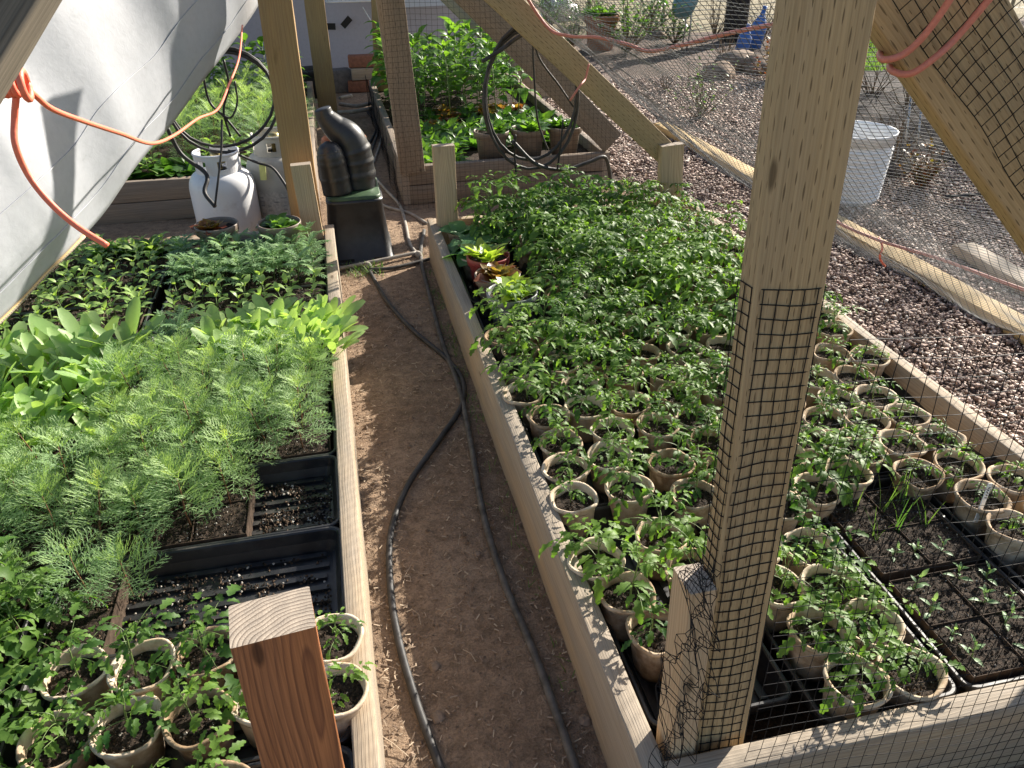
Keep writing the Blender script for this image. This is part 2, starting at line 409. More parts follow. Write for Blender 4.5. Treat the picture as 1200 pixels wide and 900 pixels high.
def ground_mats():
    # dirt of the path
    m, nt, b = newmat('dirt'); v = coords(nt)
    n1 = noise_t(nt, v, 2.2, 6, .6); n2 = noise_t(nt, v, 30, 7, .7); n3 = noise_t(nt, v, 190, 4, .75)
    r = ramp(nt, n1, [(.35, (.29, .20, .135)), (.65, (.45, .325, .225))])
    r2 = ramp(nt, n2, [(.36, (.62, .62, .62)), (.56, (1, 1, 1)), (.8, (1.2, 1.18, 1.12))])
    c = mixc(nt, 1.0, r.outputs[0], r2.outputs[0], 'MULTIPLY')
    r3 = ramp(nt, n3, [(.3, (.5, .5, .5)), (.55, (1, 1, 1)), (.75, (1.4, 1.35, 1.25))])
    c = mixc(nt, .8, c, r3.outputs[0], 'MULTIPLY')
    L(nt, c, b.inputs['Base Color']); b.inputs['Roughness'].default_value = .95; b.inputs['Specular IOR Level'].default_value = .15
    bump(nt, b, mathn(nt, 'ADD', n2, mathn(nt, 'MULTIPLY', n3, .6)), .9, .012); M['dirt'] = m
    # gravel: reddish stones as cells
    m, nt, b = newmat('gravel_ground'); v = coords(nt)
    vo = nt.nodes.new('ShaderNodeTexVoronoi'); vo.inputs['Scale'].default_value = 62; L(nt, v, vo.inputs['Vector'])
    sc = nt.nodes.new('ShaderNodeSeparateColor'); L(nt, vo.outputs['Color'], sc.inputs[0])
    rr = ramp(nt, sc.outputs[0], [(0, (.12, .08, .066)), (.4, (.25, .175, .145)), (.75, (.39, .29, .24)), (1, (.56, .47, .40))])
    dk = ramp(nt, vo.outputs['Distance'], [(.25, (1, 1, 1)), (.6, (.3, .3, .3))])
    c = mixc(nt, 1.0, rr.outputs[0], dk.outputs[0], 'MULTIPLY')
    n1 = noise_t(nt, v, 1.1, 5, .6); mr = ramp(nt, n1, [(.45, (0, 0, 0)), (.62, (1, 1, 1))])
    n2 = noise_t(nt, v, 60, 6, .7); dr = ramp(nt, n2, [(.35, (.07, .05, .038)), (.7, (.24, .18, .135))])
    c = mixc(nt, mathn(nt, 'MULTIPLY', mr.outputs[0], .6), c, dr.outputs[0])
    L(nt, c, b.inputs['Base Color']); b.inputs['Roughness'].default_value = .9; b.inputs['Specular IOR Level'].default_value = .2
    inv = mathn(nt, 'SUBTRACT', 1, vo.outputs['Distance'])
    bump(nt, b, inv, 1.0, .02); M['gravel_ground'] = m
    # individual stones: colour by value
    m, nt, b = newmat('pebble'); at = nt.nodes.new('ShaderNodeAttribute'); at.attribute_name = 'v'
    rr = ramp(nt, at.outputs['Fac'], [(0, (.17, .115, .09)), (.35, (.35, .25, .205)), (.7, (.53, .40, .33)), (.9, (.66, .54, .45)), (1, (.82, .75, .66))])
    n = noise_t(nt, coords(nt), 160, 3, .6); q = ramp(nt, n, [(.3, (.75, .75, .75)), (.7, (1.15, 1.15, 1.15))])
    L(nt, mixc(nt, 1.0, rr.outputs[0], q.outputs[0], 'MULTIPLY'), b.inputs['Base Color'])
    b.inputs['Roughness'].default_value = .8; bump(nt, b, n, .3, .002); M['pebble'] = m
    m, nt, b = newmat('litter'); at = nt.nodes.new('ShaderNodeAttribute'); at.attribute_name = 'v'
    rr = ramp(nt, at.outputs['Fac'], [(0, (.09, .06, .04)), (.5, (.28, .20, .14)), (1, (.48, .38, .27))])
    L(nt, rr.outputs[0], b.inputs['Base Color']); b.inputs['Roughness'].default_value = .9; M['litter'] = m
    m, nt, b = newmat('mulch'); v = coords(nt); n = noise_t(nt, v, 25, 8, .8)
    rr = ramp(nt, n, [(.35, (.015, .011, .010)), (.6, (.06, .043, .036)), (.8, (.20, .15, .12))]); L(nt, rr.outputs[0], b.inputs['Base Color'])
    b.inputs['Roughness'].default_value = .95; bump(nt, b, n, 1, .03); M['mulch'] = m
    m, nt, b = newmat('lawn'); v = coords(nt); n = noise_t(nt, v, 60, 6, .8)
    rr = ramp(nt, n, [(.3, (.04, .09, .015)), (.7, (.16, .22, .04))]); L(nt, rr.outputs[0], b.inputs['Base Color'])
    b.inputs['Roughness'].default_value = .9; bump(nt, b, n, 1, .03); M['lawn'] = m
    m, nt, b = newmat('dry_field'); v = coords(nt); n = noise_t(nt, v, 6, 8, .8)
    rr = ramp(nt, n, [(.3, (.14, .11, .06)), (.7, (.33, .28, .17))]); L(nt, rr.outputs[0], b.inputs['Base Color'])
    b.inputs['Roughness'].default_value = .95; bump(nt, b, n, 1, .03); M['dry_field'] = m
ground_mats()

# ------------------------------------------------------------------ planks
def plank_mesh(L_, W, T, bev=.003, seg=14, wav=.0012, name='plank'):
    """a sawn board: length on X, width on Y, thickness on Z, softly rounded, slightly uneven"""
    pr = []
    for (sy, sz) in ((1, 1), (-1, 1), (-1, -1), (1, -1)):
        cy, cz = sy*(W/2-bev), sz*(T/2-bev)
        a0 = {(1, 1): 0, (-1, 1): 90, (-1, -1): 180, (1, -1): 270}[(sy, sz)]
        for k in range(3):
            a = math.radians(a0+45*k); pr.append((cy+bev*math.cos(a), cz+bev*math.sin(a)))
    n = len(pr); vs = []; fs = []
    ph = rnd(0, 100)
    for i in range(seg+1):
        x = L_*(i/seg-.5)
        for (y, z) in pr:
            k = 1 if 0 < i < seg else .6
            dy = mnoise.noise(Vector((x*6+ph, y*20, z*20)))*wav*k; dz = mnoise.noise(Vector((x*6, y*20+ph, z*20+9)))*wav*k
            vs.append((x, y+dy, z+dz))
    fs = [(i*n+k, (i+1)*n+k, (i+1)*n+(k+1) % n, i*n+(k+1) % n) for i in range(seg) for k in range(n)]
    fs.append(tuple(range(n))); fs.append(tuple(seg*n+k for k in range(n))[::-1])
    me = bpy.data.meshes.new(name); me.from_pydata(vs, [], fs); me.update()
    me.polygons.foreach_set('use_smooth', [len(p.vertices) == 4 for p in me.polygons])
    me.set_sharp_from_angle(angle=math.radians(50))
    return me
def frame_matrix(p0, p1, wdir):
    p0 = Vector(p0); p1 = Vector(p1); x = (p1-p0).normalized(); wd = Vector(wdir); y = (wd-x*wd.dot(x)).normalized(); z = x.cross(y)
    r = Matrix((x, y, z)).transposed().to_4x4(); return Matrix.Translation((p0+p1)/2) @ r
def plank(name, p0, p1, W, T, wdir, mat, parent=None, bev=.003, seg=14, wav=.0012):
    """board whose centre line is p0-p1, its width W lying along wdir"""
    me = plank_mesh((Vector(p1)-Vector(p0)).length, W, T, bev, seg, wav, name)
    o = link(name, me, parent, mat)
    mw = frame_matrix(p0, p1, wdir)
    if parent is not None: mw = Matrix.Translation(parent.location).inverted() @ mw
    o.matrix_local = mw
    return o

# ------------------------------------------------------------------ ground
def sheet(name, x0, x1, y0, y1, z, mat, nx=1, ny=1, amp=0, fr=3, kind='structure'):
    vs = []; fs = []
    for j in range(ny+1):
        for i in range(nx+1):
            x = x0+(x1-x0)*i/nx; y = y0+(y1-y0)*j/ny
            zz = z+(amp*(mnoise.noise(Vector((x*fr, y*fr, 3)))+.5*mnoise.noise(Vector((x*fr*3, y*fr*3, 7)))+.25*mnoise.noise(Vector((x*fr*9, y*fr*9, 1)))+.30*max(0, mnoise.noise(Vector((x*fr*22, y*fr*22, 5))))) if amp else 0)
            vs.append((x, y, zz))
    for j in range(ny):
        for i in range(nx):
            a = j*(nx+1)+i; fs.append((a, a+1, a+nx+2, a+nx+1))
    me = bpy.data.meshes.new(name); me.from_pydata(vs, [], fs); me.update()
    me.polygons.foreach_set('use_smooth', [True]*len(fs))
    o = link(name, me, None, mat); 
    if kind: o['kind'] = kind
    return o
sheet('ground', -150, 150, -60, 240, -.012, M['dry_field'])
sheet('gravel_yard', 1.3, 9.5, -1, 9.5, .002, M['gravel_ground'], 60, 60, .012, 1.5)
sheet('path', -3.2, 1.7, -1.2, 9.2, .000, M['dirt'], 360, 760, .007, 2.2)

# ------------------------------------------------------------------ raised beds
BH = .19; T38 = .038
def garden_bed(label, x0, x1, y0, y1, h, mat, rows=1, soilz=.115, skew=0.0):
    g = thing('raised_bed', label, 'raised bed', ((x0+x1)/2, (y0+y1)/2, 0))
    hh = h/rows
    for r in range(rows):
        z = hh*(r+.5)
        W = hh-(.002 if rows > 1 else 0)
        plank('side_board', (x0+T38/2, y0+.002, z), (x0+T38/2, y1, z), W, T38, (0, 0, 1), mat, g, seg=40, wav=.003)
        plank('side_board', (x1-T38/2, y0+.002, z), (x1-T38/2, y1, z), W, T38, (0, 0, 1), mat, g, seg=40, wav=.003)
        plank('end_board', (x0+T38+.001, y0+T38/2, z), (x1-T38-.001, y0+T38/2+skew, z), W-.002, T38, (0, 0, 1), mat, g, seg=20, wav=.003)
        plank('end_board', (x0+T38+.001, y1-T38/2, z), (x1-T38-.001, y1-T38/2, z), W-.002, T38, (0, 0, 1), mat, g, seg=20, wav=.003)
    # soil surface
    mb = MB(); nx, ny = 40, 80
    vs = []
    cx, cy = (x0+x1)/2, (y0+y1)/2
    for j in range(ny+1):
        for i in range(nx+1):
            x = x0+T38+.001+(x1-x0-2*T38-.002)*i/nx; y = y0+T38+.001+(y1-y0-2*T38-.002)*j/ny
            vs.append((x-cx, y-cy, soilz+.006*mnoise.noise(Vector((x*30, y*30, 0)))))
    fs = [(j*(nx+1)+i, j*(nx+1)+i+1, (j+1)*(nx+1)+i+1, (j+1)*(nx+1)+i) for j in range(ny) for i in range(nx)]
    mb.add(vs, fs); mb.build('soil', M['bedsoil'], g)
    return g
garden_bed('weathered board bed right of the dirt path, full of potted tomato seedlings', .33, 1.50, .605, 3.14, BH, M['bed_wood'], soilz=.07)
garden_bed('board bed left of the dirt path, holding feathery and leafy seedling trays', -1.27, -.052, .42, 3.17, BH, M['bed_wood'], soilz=.07)
garden_bed('netted far bed on the right with chard and tall leafy plants', .30, 1.40, 3.92, 6.35, .195, M['bed_wood_grey'], 2, soilz=.14)
garden_bed('far bed on the left behind the gas tanks, full of dill', -1.35, -.12, 3.98, 6.4, .2, M['bed_wood_grey'], 2, soilz=.15)

# ------------------------------------------------------------------ trays
def rrect(hx, hy, r, n=5):
    out = []
    for (sx, sy, a0) in ((1, 1, 0), (-1, 1, 90), (-1, -1, 180), (1, -1, 270)):
        for k in range(n+1):
            a = math.radians(a0+90*k/n); out.append((sx*(hx-r)+r*math.cos(a), sy*(hy-r)+r*math.sin(a)))
    return out
def tray_mesh(lx=.545, ly=.262, h=.056):
    mb = MB()
    hx, hy = lx/2, ly/2
    prof = [(-.020, .002, .02), (-.012, .030, .02), (-.010, h-.014, .02), (-.001, h-.013, .025), (0, h-.002, .025), (-.0015, h, .025), (-.006, h, .022), (-.0085, h-.003, .02), (-.013, .030, .018), (-.022, .0045, .015)]
    rings = []
    for off, z, r in prof: rings.append([(x, y, z) for x, y in rrect(hx+off, hy+off, r)])
    n = len(rings[0]); vs = [p for r in rings for p in r]
    fs = [(i*n+k, i*n+(k+1) % n, (i+1)*n+(k+1) % n, (i+1)*n+k) for i in range(len(rings)-1) for k in range(n)]
    fs.append(tuple((len(rings)-1)*n+k for k in range(n)))
    fs.append(tuple(range(n))[::-1])
    mb.add(vs, fs)
    # ribs moulded in the floor
    m = 7
    for k in range(m):
        y = -hy+.035+(ly-.07)*k/(m-1)
        if k % 2: 
            for s in (-1, 1): mb.box((s*lx*.24, y, .008), (lx*.40, .013, .008))
        else: mb.box((0, y, .008), (lx*.86, .013, .008))
    for x in (-lx*.46, lx*.46): mb.box((x, 0, .0085), (.006, ly*.8, .007))
    return mb.mesh('seedling_tray', smooth=False)
TRAY = tray_mesh(); TRAY.materials.append(M['tray'])
def tray(x, y, rz, label, z=.10, group='black seedling trays'):
    o = link('seedling_tray', TRAY); o.location = (x, y, z); o.rotation_euler = (rnd(-.006, .006), rnd(-.006, .006), rz+rnd(-.012, .012))
    return tag(o, label, 'tray', group)

def clumps(mb, n, at_, smin=.0010, smax=.0032):
    for k in range(n):
        x, y, z = at_(); s_ = rnd(smin, smax)*(1.0 if rnd(0, 1) < .93 else 1.5); a0 = rnd(0, 6)
        vs = [Vector((x+s_*rnd(.5, 1)*math.cos(a0+a), y+s_*rnd(.5, 1)*math.sin(a0+a), z-.0005)) for a in (0, 1.6, 3.1, 4.7)]+[Vector((x+rnd(-.3, .3)*s_, y+rnd(-.3, .3)*s_, z+s_*rnd(.5, 1.2)))]
        mb.add(vs, [(i, (i+1) % 4, 4) for i in range(4)], rnd(0, 1))
def soil_grid(mb, x0, x1, y0, y1, z, step=.006, amp=.0045):
    nx = max(2, int((x1-x0)/step)); ny = max(2, int((y1-y0)/step)); vs = []
    s = rnd(0, 99)
    for j in range(ny+1):
        for i in range(nx+1):
            x = x0+(x1-x0)*i/nx; y = y0+(y1-y0)*j/ny
            e = min(i, nx-i, j, ny-j)
            vs.append((x, y, z+amp*mnoise.noise(Vector((x*70, y*70, s)))+amp*.6*mnoise.noise(Vector((x*190, y*190, s)))-(.003 if e == 0 else 0)))
    fs = [(j*(nx+1)+i, j*(nx+1)+i+1, (j+1)*(nx+1)+i+1, (j+1)*(nx+1)+i) for j in range(ny) for i in range(nx)]
    mb.add(vs, fs)
PACKS = {}
def cell_pack(x, y, nx, ny, cx, cy, label, z=.108, rz=0, h=.055, fill=.051):
    """block of thin fibre cells full of potting mix; spans nx*cx by ny*cy"""
    key = (nx, ny, cx, cy, h, fill)
    if key not in PACKS:
        mb = MB(); X, Y = nx*cx, ny*cy; t = .0013
        for i in range(nx+1): mb.box((-X/2+i*cx, 0, h/2), (t, Y+t, h))
        for j in range(ny+1):
            for i in range(nx): mb.box((-X/2+(i+.5)*cx, -Y/2+j*cy, h/2), (cx-t-.0004, t, h-.001))
        a = mb.mesh('cell_pack', smooth=False); a.materials.append(M['cellfibre'])
        sb = MB()
        for i in range(nx):
            for j in range(ny):
                x0 = -X/2+i*cx+t/2; y0 = -Y/2+j*cy+t/2
                sb.val = .3; soil_grid(sb, x0, x0+cx-t, y0, y0+cy-t, fill); clumps(sb, 330, lambda: (rnd(x0, x0+cx-t), rnd(y0, y0+cy-t), fill+.001))
        b = sb.mesh('soil', False); b.materials.append(M['soil'])
        PACKS[key] = (a, b)
    a, b = PACKS[key]
    o = link('cell_pack', a); o.location = (x, y, z); o.rotation_euler = (0, 0, rz); tag(o, label, 'cell pack', 'fibre cell packs of potting mix')
    link('soil', b, o); return o

# ------------------------------------------------------------------ leaf shapes
UP = Vector((0, 0, 1))
def orth(d, up=UP):
    d = d.normalized(); s = d.cross(up)
    if s.length < 1e-4: s = Vector((1, 0, 0))
    s.normalize(); return d, s, s.cross(d).normalized()
def blade(mb, p, d, ln, wd, prof, droop=.6, fold=.25, twist=0, seg=None, up=UP, val=None, cup=0):
    """leaf blade: prof gives half widths 0..1 from base to tip; bends down by droop, folded at the midrib"""
    seg = len(prof)-1
    d, s, u = orth(d, up)
    if twist: 
        q = Matrix.Rotation(twist, 3, d); s = q @ s; u = q @ u
    vs = []; pos = Vector(p); st = ln/seg
    ang = 0
    for i, wv in enumerate(prof):
        t = i/seg
        dd = (d*math.cos(ang)-u*math.sin(ang)); uu = (u*math.cos(ang)+d*math.sin(ang))
        hw = wd*.5*wv
        vs += [pos-s*hw+uu*(hw*fold), pos+uu*0, pos+s*hw+uu*(hw*fold)]
        pos = pos+dd*st; ang += droop/seg
    fs = []
    for i in range(seg):
        a = i*3; fs += [(a, a+1, a+4, a+3), (a+1, a+2, a+5, a+4)]
    mb.add(vs, fs, val)
P_OVATE = [.12, .75, 1, .82, .45, .03]
P_SPAT = [.14, .18, .30, .52, .80, .98, 1, .84, .34]
P_TOM = [.1, .62, .5, 1, .58, .82, .4, .45, .02]
P_ROUND = [.2, .85, 1.0, 1.0, .85, .5, .05]
P_OBL = [.1, .6, .9, 1, .95, .75, .4, .03]
def arc(p, d, ln, droop, n=5, up=UP):
    d, s, u = orth(d, up); pts = [Vector(p)]; a = 0
    dirs = []
    for i in range(n):
        dd = d*math.cos(a)-u*math.sin(a); dirs.append(dd); pts.append(pts[-1]+dd*(ln/n)); a += droop/n
    dirs.append(dirs[-1]); return pts, dirs, s
def dirv(az, el): return Vector((math.cos(az)*math.cos(el), math.sin(az)*math.cos(el), math.sin(el)))

def tomato_mesh(seed, h=.13, n=7, spread=1.0, ls=1.0):
    random.seed(seed)
    fo, stm = MB(), MB()
    lean = Vector((rnd(-.12, .12), rnd(-.12, .12), 1)).normalized()
    P = [Vector((0, 0, -.01))+lean*(h*t) + Vector((rnd(-1, 1), rnd(-1, 1), 0))*.002 for t in (0, .3, .6, .85, 1)]
    stm.tube(P, [.0024, .0022, .0018, .0014, .0008], 5)
    az = rnd(0, 6.28)
    for i in range(n):
        t = .25+.75*(i/(n-1)); base = P[0].lerp(P[-1], t)
        az += 2.4+rnd(-.4, .4)
        ln = (.115-.06*abs(t-.45))*spread*rnd(.8, 1.15)*(1.0 if t < .9 else .55)
        el = .35+.6*t+rnd(-.15, .15)
        pts, dirs, s = arc(base, dirv(az, el), ln, 1.0+rnd(-.2, .5), 6)
        stm.tube(pts, [.0012, .0011, .001, .0009, .0008, .0007, .0006], 3, cap=False)
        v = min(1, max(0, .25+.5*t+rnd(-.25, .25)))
        npair = 3 if ln > .07 else 2
        for k in range(npair):
            q = 2+k*(4/npair)*1.0; qi = min(6, int(round(q)))
            L0 = ln*(.40-.03*k)*rnd(.85, 1.15)*ls
            for sg in (-1, 1):
                dd = (dirs[qi]*.55+s*sg*.85+Vector((0, 0, rnd(-.1, .2)))).normalized()
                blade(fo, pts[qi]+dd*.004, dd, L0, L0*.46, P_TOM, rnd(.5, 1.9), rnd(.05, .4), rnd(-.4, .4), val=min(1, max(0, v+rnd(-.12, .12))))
        L0 = ln*.5*ls
        blade(fo, pts[-1], dirs[-1], L0, L0*.5, P_TOM, rnd(.5, 1.5), .25, rnd(-.3, .3), val=v)
    # growing tip
    for k in range(6):
        d = dirv(rnd(0, 6.28), rnd(.4, 1.3)); blade(fo, P[-1], d, .026*rnd(.7, 1.3), .011, P_TOM, .8, .4, val=rnd(.75, 1))
    a, b = fo.mesh('foliage'), stm.mesh('stem'); a.materials.append(M['tomato']); b.materials.append(M['tomato_stem'])
    return b, a
def filament(mb, p, q, w, val=None):
    d = (q-p); s = d.cross(Vector((.3, .2, 1)))
    if s.length < 1e-7: return
    s = s.normalized()*w
    mid = (p+q)*.5+Vector((0, 0, d.length*.08))
    mb.add([p-s, p+s, mid+s*.9, q, mid-s*.9], [(0, 1, 2, 4), (4, 2, 3)], val)
def feather_leaf(mb, p, d, ln, droop, w=.0008, val=.5, pairs=8, wid=.50, sub=2):
    pts, dirs, s = arc(p, d, ln, droop, pairs)
    for i in range(pairs): filament(mb, pts[i], pts[i+1], w*1.3, val)
    for i in range(2, pairs+1):
        t = i/pairs; l = ln*wid*(math.sin(math.pi*min(1, t*.85+.12))**.7)*rnd(.8, 1.15)
        for sg in (-1, 1):
            dd = (dirs[i]*.75+s*sg*.8+Vector((0, 0, rnd(.0, .45)))).normalized()
            e = pts[i]+dd*l; filament(mb, pts[i], e, w, val)
            for k in range(sub):
                f = pts[i].lerp(e, .35+.3*k)
                for s2 in (-1, 1):
                    d3 = (dd*.8+dirs[i].cross(dd).cross(dd)*.6*s2+Vector((rnd(-.3, .3), rnd(-.3, .3), rnd(-.1, .5)))).normalized()
                    filament(mb, f, f+d3*l*.4, w*.9, val)
    filament(mb, pts[-1], pts[-1]+dirs[-1]*ln*.1, w, val)
def cosmos_mesh(seed, h=.12, n=7, ll=.075):
    random.seed(seed); fo, stm = MB(), MB()
    top = Vector((rnd(-.015, .015), rnd(-.015, .015), h))
    P = [Vector((0, 0, -.005)), top*.35+Vector((.003, 0, 0)), top*.7, top]
    stm.tube(P, [.002, .0018, .0014, .0008], 5)
    az = rnd(0, 3)
    for i in range(n):
        t = .3+.7*i/(n-1); b = P[0].lerp(top, t); az += 1.57+rnd(-.25, .25)
        for sg in (0, math.pi):
            el = .15+.9*t*t+rnd(-.15, .15); l = ll*(1.15-.65*max(0, t-.5)*1.2)*rnd(.85, 1.15)
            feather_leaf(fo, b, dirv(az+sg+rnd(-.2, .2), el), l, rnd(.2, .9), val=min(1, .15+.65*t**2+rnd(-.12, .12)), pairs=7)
    for k in range(5):
        feather_leaf(fo, top, dirv(rnd(0, 6.28), rnd(.8, 1.4)), ll*.45, .2, w=.0006, val=rnd(.95, 1.25), pairs=5, sub=1)
    a, b = fo.mesh('foliage'), stm.mesh('stem'); a.materials.append(M['cosmos']); b.materials.append(M['cosmos_stem'])
    return b, a
def pair_plant(seed, h, n, ll, lw, prof, mat, stemmat, droop=.7, el0=.2, taper=.3, jit=.2, sr=.0014):
    random.seed(seed); fo, stm = MB(), MB()
    top = Vector((rnd(-.01, .01), rnd(-.01, .01), h)); P = [Vector((0, 0, -.005)), top*.5+Vector((.002, .001, 0)), top]
    stm.tube(P, [sr, sr*.85, sr*.5], 5); az = rnd(0, 3)
    for i in range(n):
        t = .35+.65*i/max(1, n-1); b = P[0].lerp(top, t); az += 1.57+rnd(-jit, jit)
        for sg in (0, math.pi):
            l = ll*(1-taper*t)*rnd(.8, 1.15); a = az+sg+rnd(-jit, jit); el = el0+.7*t*t+rnd(-.15, .2)
            d = dirv(a, el); pt = b+d*l*.22; stm.tube([b, pt], sr*.5, 3, cap=False)
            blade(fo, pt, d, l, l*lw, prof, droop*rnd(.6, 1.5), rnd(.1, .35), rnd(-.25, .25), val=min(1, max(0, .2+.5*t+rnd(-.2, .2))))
    for k in range(3):
        blade(fo, top, dirv(rnd(0, 6.28), rnd(.8, 1.3)), ll*.4, ll*.4*lw, prof, .3, .4, val=.95)
    a, b = fo.mesh('foliage'), stm.mesh('stem'); a.materials.append(M[mat]); b.materials.append(M[stemmat])
    return b, a
def rosette(seed, n, ll, lw, prof, mat, el=(.5, 1.25), droop=.5, fold=.25, ruffle=0):
    random.seed(seed); fo = MB(); az = 0
    for i in range(n):
        az += 2.4+rnd(-.3, .3); t = i/n; e = el[0]+(el[1]-el[0])*t+rnd(-.12, .12); l = ll*(1.05-.4*t)*rnd(.8, 1.15)
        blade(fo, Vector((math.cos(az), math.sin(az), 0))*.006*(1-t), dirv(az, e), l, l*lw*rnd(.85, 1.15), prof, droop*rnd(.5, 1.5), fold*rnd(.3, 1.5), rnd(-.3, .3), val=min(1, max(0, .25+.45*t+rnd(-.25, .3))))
    me = fo.mesh('foliage')
    if ruffle:
        for v in me.vertices:
            q = v.co*90; v.co += Vector((mnoise.noise(q), mnoise.noise(q+Vector((9, 0, 0))), mnoise.noise(q+Vector((0, 9, 0)))))*ruffle
    me.materials.append(M[mat]); return (me,)
def silver_mesh(seed, h=.07):
    random.seed(seed); fo, stm = MB(), MB(); top = Vector((0, 0, h)); stm.tube([Vector((0, 0, -.005)), top], .0015, 4); az = rnd(0, 3)
    for i in range(5):
        t = .4+.6*i/4; b = top*t; az += 1.57+rnd(-.2, .2)
        for sg in (0, math.pi):
            pts, dirs, s = arc(b, dirv(az+sg, .3+.7*t*t), .05*(1.2-.5*t), .6, 5); v = min(1, .2+.5*t+rnd(-.15, .2))
            for q in range(1, 6):
                for s2 in (-1, 1): blade(fo, pts[q], (dirs[q]+s*s2*.9).normalized(), .019*rnd(.8, 1.2), .0062, [.3, 1, .7, .05], .3, .3, val=v)
            blade(fo, pts[-1], dirs[-1], .02, .007, [.3, 1, .7, .05], .3, .3, val=v)
    a, b = fo.mesh('foliage'), stm.mesh('stem'); a.materials.append(M['silver']); b.materials.append(M['tomato_stem'])
    return b, a
def grass_mesh(seed, n=5, h=.09):
    random.seed(seed); fo = MB()
    for i in range(n):
        o = Vector((rnd(-.006, .006), rnd(-.006, .006), 0)); blade(fo, o, dirv(rnd(0, 6.28), rnd(1.2, 1.5)), h*rnd(.6, 1.2), .0028, [.8, 1, 1, .8, .5, .1], rnd(.05, .6), .3, val=rnd(0, 1))
    me = fo.mesh('foliage'); me.materials.append(M['grass']); return (me,)

def named(pair): return [('stem', pair[0]), ('foliage', pair[1])] if len(pair) == 2 else [('foliage', pair[0])]
K = {}
K['tom_small'] = [tomato_mesh(100+i, .06+.007*i, 5, .66, 1.15) for i in range(6)]
K['tom'] = [tomato_mesh(120+i, .10+.006*i, 7, .95, 1.15) for i in range(9)]
K['tom_bushy'] = [tomato_mesh(160+i, .125+.006*i, 9+i%4, 1.05+.03*(i%5), 1.05+.07*(i%4)) for i in range(12)]
K['cosmos'] = [cosmos_mesh(200+i, .090+.010*i, 10, .070) for i in range(6)]
K['calendula'] = [rosette(300+i, 14, .155, .22, P_SPAT, 'broad', (.75, 1.42), .45, .3) for i in range(5)]
K['calendula_small'] = [rosette(310+i, 9, .10, .27, P_SPAT, 'broad', (.7, 1.4), .5, .22) for i in range(5)]
K['pepper'] = [pair_plant(320+i, .055, 3, .036, .5, P_OVATE, 'basil', 'tomato_stem', .8, .15, .15) for i in range(6)]
K['pepper_big'] = [pair_plant(330+i, .085, 5, .046, .5, P_OVATE, 'basil', 'tomato_stem', 1.0, .15, .15) for i in range(5)]
K['silver'] = [silver_mesh(340+i, .06+.006*i) for i in range(5)]
K['lettuce'] = [rosette(350+i, 11, .085, .62, P_ROUND, 'chard', (.4, 1.3), .8, .2, .006) for i in range(4)]
K['lettuce_red'] = [rosette(356+i, 13, .085, .6, P_ROUND, 'red_leaf', (.45, 1.35), .7, .25, .007) for i in range(4)]
K['lettuce_mix'] = [rosette(453+i, 12, .095, .5, P_ROUND, 'mix_leaf', (.7, 1.4), .6, .25, .006) for i in range(4)]
K['squash'] = [rosette(360+i, 7, .085, .85, P_ROUND, 'squash', (.3, 1.1), 1.3, .12, .002) for i in range(3)]
K['chard'] = [rosette(370+i, 12, .14, .42, P_OBL, 'chard', (.45, 1.4), .8, .22, .005) for i in range(5)]
K['spinach'] = [rosette(376+i, 12, .10, .5, P_ROUND, 'dark_leaf', (.35, 1.3), .8, .22, .003) for i in range(4)]
K['tall'] = [pair_plant(380+i, .30, 9, .10, .5, P_OVATE, 'chard', 'tomato_stem', 1.3, .15, .2, .5, .003) for i in range(4)]
K['dill'] = [cosmos_mesh(390+i, .17, 8, .10) for i in range(4)]
K['herb'] = [pair_plant(400+i, .028, 3, .02, .4, P_OVATE, 'silver', 'tomato_stem', .6, .3, .2) for i in range(4)]
K['onion'] = [grass_mesh(410+i) for i in range(4)]
K['weed'] = [grass_mesh(420+i, 14, .05) for i in range(3)]
random.seed(11)
def plant(kind, x, y, z, label, cat='seedling', group=None, scale=1, name='seedling', rz=None, tilt=.12):
    t = thing(name, label, cat, (x, y, z), 0, group, scale*rnd(.9, 1.1))
    t.rotation_euler = (rnd(-tilt, tilt), rnd(-tilt, tilt), rnd(0, 6.28) if rz is None else rz)
    for nm, me in named(random.choice(K[kind])): link(nm, me, t)
    return t

